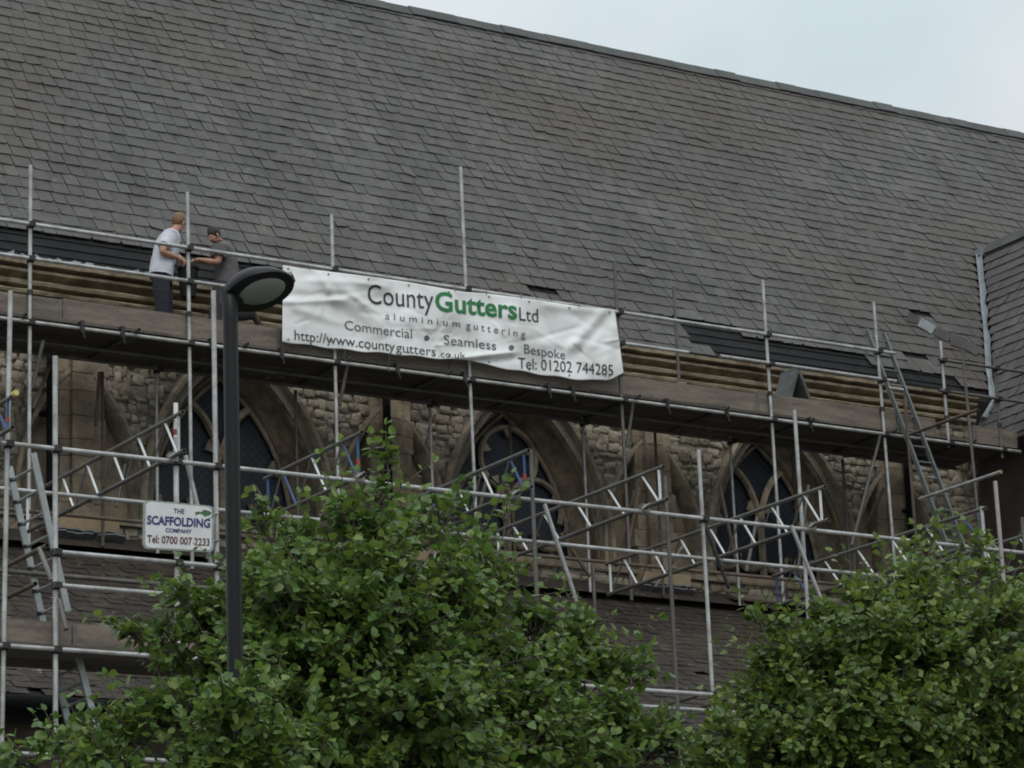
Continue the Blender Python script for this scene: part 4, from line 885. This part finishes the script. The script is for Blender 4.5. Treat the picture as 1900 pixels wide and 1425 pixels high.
J1 = {'head': q_(334, 413, W1 + .03), 'neck': q_(322, 429, W1), 'chest': q_(310, 458, W1), 'waist': q_(302, 486, W1), 'pelvis': q_(299, 508, W1),
      'shoulder_r': q_(314, 441, W1 - .17), 'shoulder_l': q_(315, 441, W1 + .19), 'elbow_r': q_(300, 468, W1 - .24), 'elbow_l': q_(322, 472, W1 + .26), 'wrist_r': q_(330, 478, W1 - .2), 'wrist_l': q_(343, 486, W1 + .1),
      'hip_r': q_(299, 520, W1 - .1), 'hip_l': q_(302, 519, W1 + .1), 'knee_r': q_(301, 574, W1 - .12), 'knee_l': q_(309, 572, W1 + .1)}
for s, dy, px in (('r', -.13, 302), ('l', .12, 314)):
    p = q_(px, 622, W1 + dy); J1['ankle_' + s] = Vector((p.x, p.y, DZ + .09)); J1['toe_' + s] = Vector((p.x + .17, p.y + .02, DZ + .035))
person('man in a white t-shirt and dark trousers standing on the platform, bending towards his workmate', J1, Vector((.86, .32, -.28)), Vector((.3, 0, .95)), (SKIN1, HAIR1, TEE1, TRO1), {'r': Vector((.8, .1, -.5)), 'l': Vector((.7, -.3, -.5))})
W2 = 32.68
J2 = {'head': q_(395, 438, W2 - .02), 'neck': q_(407, 449, W2), 'chest': q_(416, 473, W2), 'waist': q_(421, 501, W2), 'pelvis': q_(421, 524, W2),
      'shoulder_l': q_(407, 461, W2 - .18), 'shoulder_r': q_(411, 459, W2 + .2), 'elbow_l': q_(404, 488, W2 - .22), 'elbow_r': q_(396, 486, W2 + .2), 'wrist_l': q_(372, 482, W2 - .14), 'wrist_r': q_(364, 484, W2 + .1),
      'hip_l': q_(412, 532, W2 - .1), 'hip_r': q_(418, 532, W2 + .1), 'knee_l': q_(400, 578, W2 - .12), 'knee_r': q_(432, 584, W2 + .08)}
p = q_(398, 626, W2 - .14); J2['ankle_l'] = Vector((p.x, p.y, DZ + .09)); J2['toe_l'] = Vector((p.x - .18, p.y, DZ + .035))
p = q_(470, 582, W2 + .05); J2['ankle_r'] = p; J2['toe_r'] = p + Vector((.1, 0, -.17))
person('dark haired man in a grey t-shirt leaning forward with bare forearms stretched out', J2, Vector((-.82, -.28, -.52)), Vector((-.45, 0, .8)), (SKIN2, HAIR2, TEE2, TRO2), {'l': Vector((-.95, .05, -.1)), 'r': Vector((-.95, -.1, -.15))})
# bucket on the platform between them
bx = q_(350, 540, 32.85); root = thing('bucket', (bx.x, 32.85, DZ), 'black builder bucket raised between the two workmen', 'bucket')
p0_ = q_(349, 552, 32.85); p1_ = q_(349, 498, 32.85)
MB().tube(p0_, p1_, .1, 18, .135, False).build('body', M['rope'], root, smooth=2)
MB().tube(p1_ - Vector((0, 0, .02)), p1_ + Vector((0, 0, .005)), .145, 18).build('rim', M['rope'], root, smooth=2)
MB().path([p1_ + Vector((.14 * math.cos(R(a_)), 0, .14 * math.sin(R(a_)))) for a_ in range(0, 181, 20)], .006, 6).build('handle', M['coupler_l'], root)

# ------------------------------------------------------------------ trees
def tree(name, label, base, blobs, seed, leafm, n_shoot, leaf=.1, extra=()):
    rn = random.Random(seed); root = thing(name, base, label, 'tree', 'young lime trees in front of the church')
    tops = []; cr = MB(); tw = MB(); base = Vector(base)
    cen = sum((b[0] for b in blobs), Vector((0, 0, 0))) / len(blobs)
    fork = Vector((base.x, base.y, 2.6)); tk = MB()
    tk.path([base, base + Vector((.02, 0, 1.2)), fork, Vector((base.x + .06, base.y, 3.6)), Vector((base.x - .04, base.y + .05, 5.0))], [.15, .12, .1, .08, .045], 12)
    tk.build('trunk', M['bark'], root, smooth=2)
    vs, fs = [], []
    OUT = [(0, 0), (.2, .34), (.5, .42), (.8, .2), (1.06, 0)]          # half outline of a heart shaped leaf
    def add_leaf(p, d, n_, L):
        d = d.normalized(); s_ = d.cross(n_).normalized(); n2 = s_.cross(d); k = len(vs); cu = rn.uniform(-.25, .1); fold = rn.uniform(.05, .3); jag = [rn.uniform(.68, 1.2) for _ in range(6)]
        vs.extend((p, p + d * (L * .45) + n2 * (L * cu * .2), p + d * (L * 1.05) + n2 * (L * cu)))
        for sg in (1, -1):
            for t, (u, w) in enumerate(((-.08, .27), (.14, .5), (.55, .49), (.87, .25))):
                w *= jag[(t + (sg > 0) * 3) % 6]; vs.append(p + d * (L * u) + s_ * (sg * w * L) + n2 * (L * (w * fold + cu * u * u)))
        a, b = k + 3, k + 7
        fs.extend(((k, k + 1, a + 1, a), (k + 1, a + 2, a + 1), (k + 1, k + 2, a + 3, a + 2), (k, b, b + 1, k + 1), (k + 1, b + 1, b + 2), (k + 1, b + 2, b + 3, k + 2)))
    def shoot(p, d, L, step, lf):
        n = max(3, int(L / step)); d = d.normalized(); pts = [p]; q = p; side = 1; axis = d.cross(Vector((rn.uniform(-1, 1), rn.uniform(-1, 1), .3))).normalized()
        for i in range(n):
            d = (d + Vector((rn.uniform(-.12, .12), rn.uniform(-.12, .12), rn.uniform(-.1, .03)))).normalized(); q = q + d * step; pts.append(q); side = -side
            ld = (axis * side + d * rn.uniform(.3, .8) + Vector((0, 0, rn.uniform(-.6, .0)))).normalized()
            nn = Vector((rn.uniform(-.55, .55), rn.uniform(-.75, .45), rn.uniform(.45, 1.))); l = lf * rn.uniform(.45, 1.25) * (1 - .35 * i / n)
            add_leaf(q + ld * l * .3, ld, nn, l)
        add_leaf(q, d, Vector((rn.uniform(-.5, .5), rn.uniform(-.8, .3), .8)), lf * .7)
        tw.path([pts[0], pts[len(pts) // 2], pts[-1]], [.006, .004, .002], 4)
    tot = sum(b[1] ** 2 for b in blobs)
    for c, r in blobs:
        s0 = Vector((base.x + rn.uniform(-.1, .1), base.y, min(c.z - .5, rn.uniform(3.0, 4.6)))); mid = s0.lerp(c, .55) + Vector((0, 0, -.12))
        tw.path([s0, mid, c], [.02, .013, .006], 6)
        subs = []
        for i in range(5 + int(34 * r)):
            while True:
                q = Vector((rn.uniform(-1, 1), rn.uniform(-1, 1), rn.uniform(-1, 1)))
                if q.length < 1: break
            subs.append(q * .78)
            tw.path([c - q * r * .2 - Vector((0, 0, r * .3)), c + q * r * .8], [.008, .004], 4)
        dens = 1.2 - .75 * ss(PY(700, 1130, base.y).z, PY(700, 980, base.y).z, c.z)          # crown thins towards its top
        for i in range(int(dens * n_shoot * r * r / tot) + 2):
            q = rn.choice(subs); jt = Vector((rn.gauss(0, 1), rn.gauss(0, 1), rn.gauss(0, .6))) * .16
            st = c + (q + jt) * r; d = q * .7 + (c - cen).normalized() * .5 + Vector((rn.uniform(-.4, .4), rn.uniform(-.4, .4), rn.uniform(-.05, 1.1)))
            shoot(st, d, r * rn.uniform(.2, .7) + rn.uniform(.04, .14), .047, leaf)
        if r > .3 and dens > .8:
            for i in range(int(110 * r * r / .1)):
                st = c + Vector((rn.uniform(-.7, .7) * r, rn.uniform(.3, 1.0), rn.uniform(-.8, .35) * r)); shoot(st, Vector((rn.uniform(-1, 1), rn.uniform(-.3, .6), rn.uniform(-.3, .5))), r * .5, .05, leaf)
        for i in range(2 + int(9 * r)):
            up_ = (c - cen).normalized() * .8 + Vector((rn.uniform(-.8, .8), rn.uniform(-.4, .4), rn.uniform(.3, 1.5))); shoot(c + up_.normalized() * r * .6, up_, r * .5 + rn.uniform(.12, .48), .06, leaf * .95)
        for i in range(int(5 * r)):
            tw.path([c, c + Vector((rn.uniform(-1, 1), rn.uniform(-1, 1), rn.uniform(-.6, 1))).normalized() * r * .9], [.01, .003], 4)
    for (a, b) in extra:
        shoot(a, b - a, (b - a).length, .065, leaf * .95)
    cr.add(vs, fs); cr.build('crown', leafm, root); tw.build('branches', M['bark'], root)
    return root
YT = 18.6
def B(px, py, rpx, y): c = PY(px, py, y); return (c, rpx * (c - CAM).length / F)
T1 = [B(700, 925, 36, YT), B(640, 985, 58, YT - .2), B(760, 1000, 62, YT + .2), B(570, 1040, 62, YT + .3), B(690, 1075, 95, YT - .4), B(850, 1020, 52, YT), B(500, 1000, 30, YT), B(910, 1095, 48, YT + .2), B(830, 1140, 95, YT - .3), B(560, 1140, 95, YT - .3), B(475, 1100, 52, YT + .3), B(395, 1140, 34, YT), B(345, 1120, 20, YT - .2), B(400, 1205, 58, YT), B(315, 1205, 42, YT), B(260, 1190, 20, YT),
      B(700, 1195, 120, YT - .6), B(540, 1260, 100, YT - .5), B(860, 1260, 115, YT - .6), B(985, 1190, 52, YT), B(1050, 1235, 48, YT + .1), B(1000, 1300, 88, YT - .2), B(1125, 1255, 42, YT), B(1185, 1255, 22, YT), B(1070, 1180, 30, YT), B(1110, 1350, 62, YT), B(1215, 1385, 42, YT - .3), B(430, 1370, 66, 15.7), B(415, 1305, 26, 15.6), B(456, 1292, 16, 15.5), B(470, 1400, 70, 15.7), B(420, 1260, 50, YT), B(330, 1335, 55, YT - .2), B(250, 1365, 48, YT - .3), B(170, 1380, 32, YT), B(110, 1385, 24, YT), B(60, 1420, 18, YT), B(20, 1418, 16, YT), B(200, 1435, 60, YT - .5), B(600, 1370, 120, YT - .9), B(780, 1380, 130, YT - .9), B(950, 1390, 105, YT - .7), B(450, 1440, 95, YT - .6), B(1080, 1440, 85, YT - .4), B(720, 870, 18, YT), B(825, 965, 24, YT + .1), B(940, 965, 12, YT)]
EX1 = [(PY(745, 910, YT), PY(738, 800, YT)), (PY(700, 870, YT), PY(690, 820, YT)), (PY(760, 890, YT), PY(806, 850, YT)), (PY(900, 980, YT), PY(950, 875, YT)), (PY(640, 930, YT), PY(628, 868, YT)), (PY(500, 950, YT), PY(468, 900, YT)), (PY(350, 1110, YT), PY(292, 1062, YT)), (PY(300, 1180, YT), PY(195, 1130, YT)), (PY(340, 1090, YT), PY(268, 1078, YT)), (PY(980, 1110, YT), PY(1050, 1090, YT)), (PY(1080, 1180, YT), PY(1190, 1150, YT)), (PY(1150, 1240, YT), PY(1245, 1235, YT)), (PY(110, 1370, YT), PY(62, 1362, YT)), (PY(950, 1070, YT), PY(1000, 1020, YT)), (PY(250, 1180, YT), PY(215, 1150, YT))]
tree('lime_tree', 'leafy green young tree rising round the black lamp column', (PY(700, 1300, YT).x, YT, 0), T1, 5, M['leaf'], 4300, .08, EX1)
Y2 = 19.2
T2 = [B(1655, 1110, 45, Y2), B(1720, 1070, 42, Y2 + .2), B(1790, 1080, 45, Y2), B(1850, 1115, 52, Y2 + .2), B(1605, 1145, 50, Y2), B(1700, 1150, 75, Y2 - .3), B(1800, 1180, 85, Y2 - .3), B(1535, 1190, 48, Y2), B(1465, 1180, 28, Y2), B(1410, 1165, 17, Y2), B(1640, 1230, 100, Y2 - .5), B(1505, 1265, 72, Y2 - .2), B(1445, 1245, 38, Y2), B(1770, 1295, 120, Y2 - .7), B(1880, 1240, 80, Y2), B(1425, 1330, 58, Y2), B(1540, 1355, 98, Y2 - .5), B(1360, 1365, 38, Y2), B(1660, 1390, 115, Y2 - .8), B(1400, 1425, 70, Y2 - .2), B(1850, 1400, 115, Y2 - .6), B(1325, 1410, 38, Y2), B(1560, 1440, 95, Y2 - .6), B(1990, 1190, 110, Y2), B(2000, 1380, 130, Y2 - .3), B(1690, 1030, 16, Y2), B(1820, 1035, 20, Y2)]
EX2 = [(PY(1480, 1160, Y2), PY(1475, 1040, Y2)), (PY(1440, 1150, Y2), PY(1385, 1145, Y2)), (PY(1720, 1020, Y2), PY(1690, 960, Y2)), (PY(1800, 1030, Y2), PY(1845, 960, Y2)), (PY(1640, 1060, Y2), PY(1600, 1040, Y2)), (PY(1780, 1020, Y2), PY(1795, 955, Y2)), (PY(1430, 1220, Y2), PY(1385, 1200, Y2)), (PY(1400, 1300, Y2), PY(1330, 1270, Y2)), (PY(1860, 1060, Y2), PY(1880, 990, Y2)), (PY(1540, 1150, Y2), PY(1505, 1110, Y2)), (PY(1700, 1030, Y2), PY(1660, 1000, Y2))]
tree('lime_tree', 'leafy green young tree standing nearest the transept, right of the ladder', (PY(1700, 1380, Y2).x, Y2, 0), T2, 11, M['leaf2'], 3000, .082, EX2)
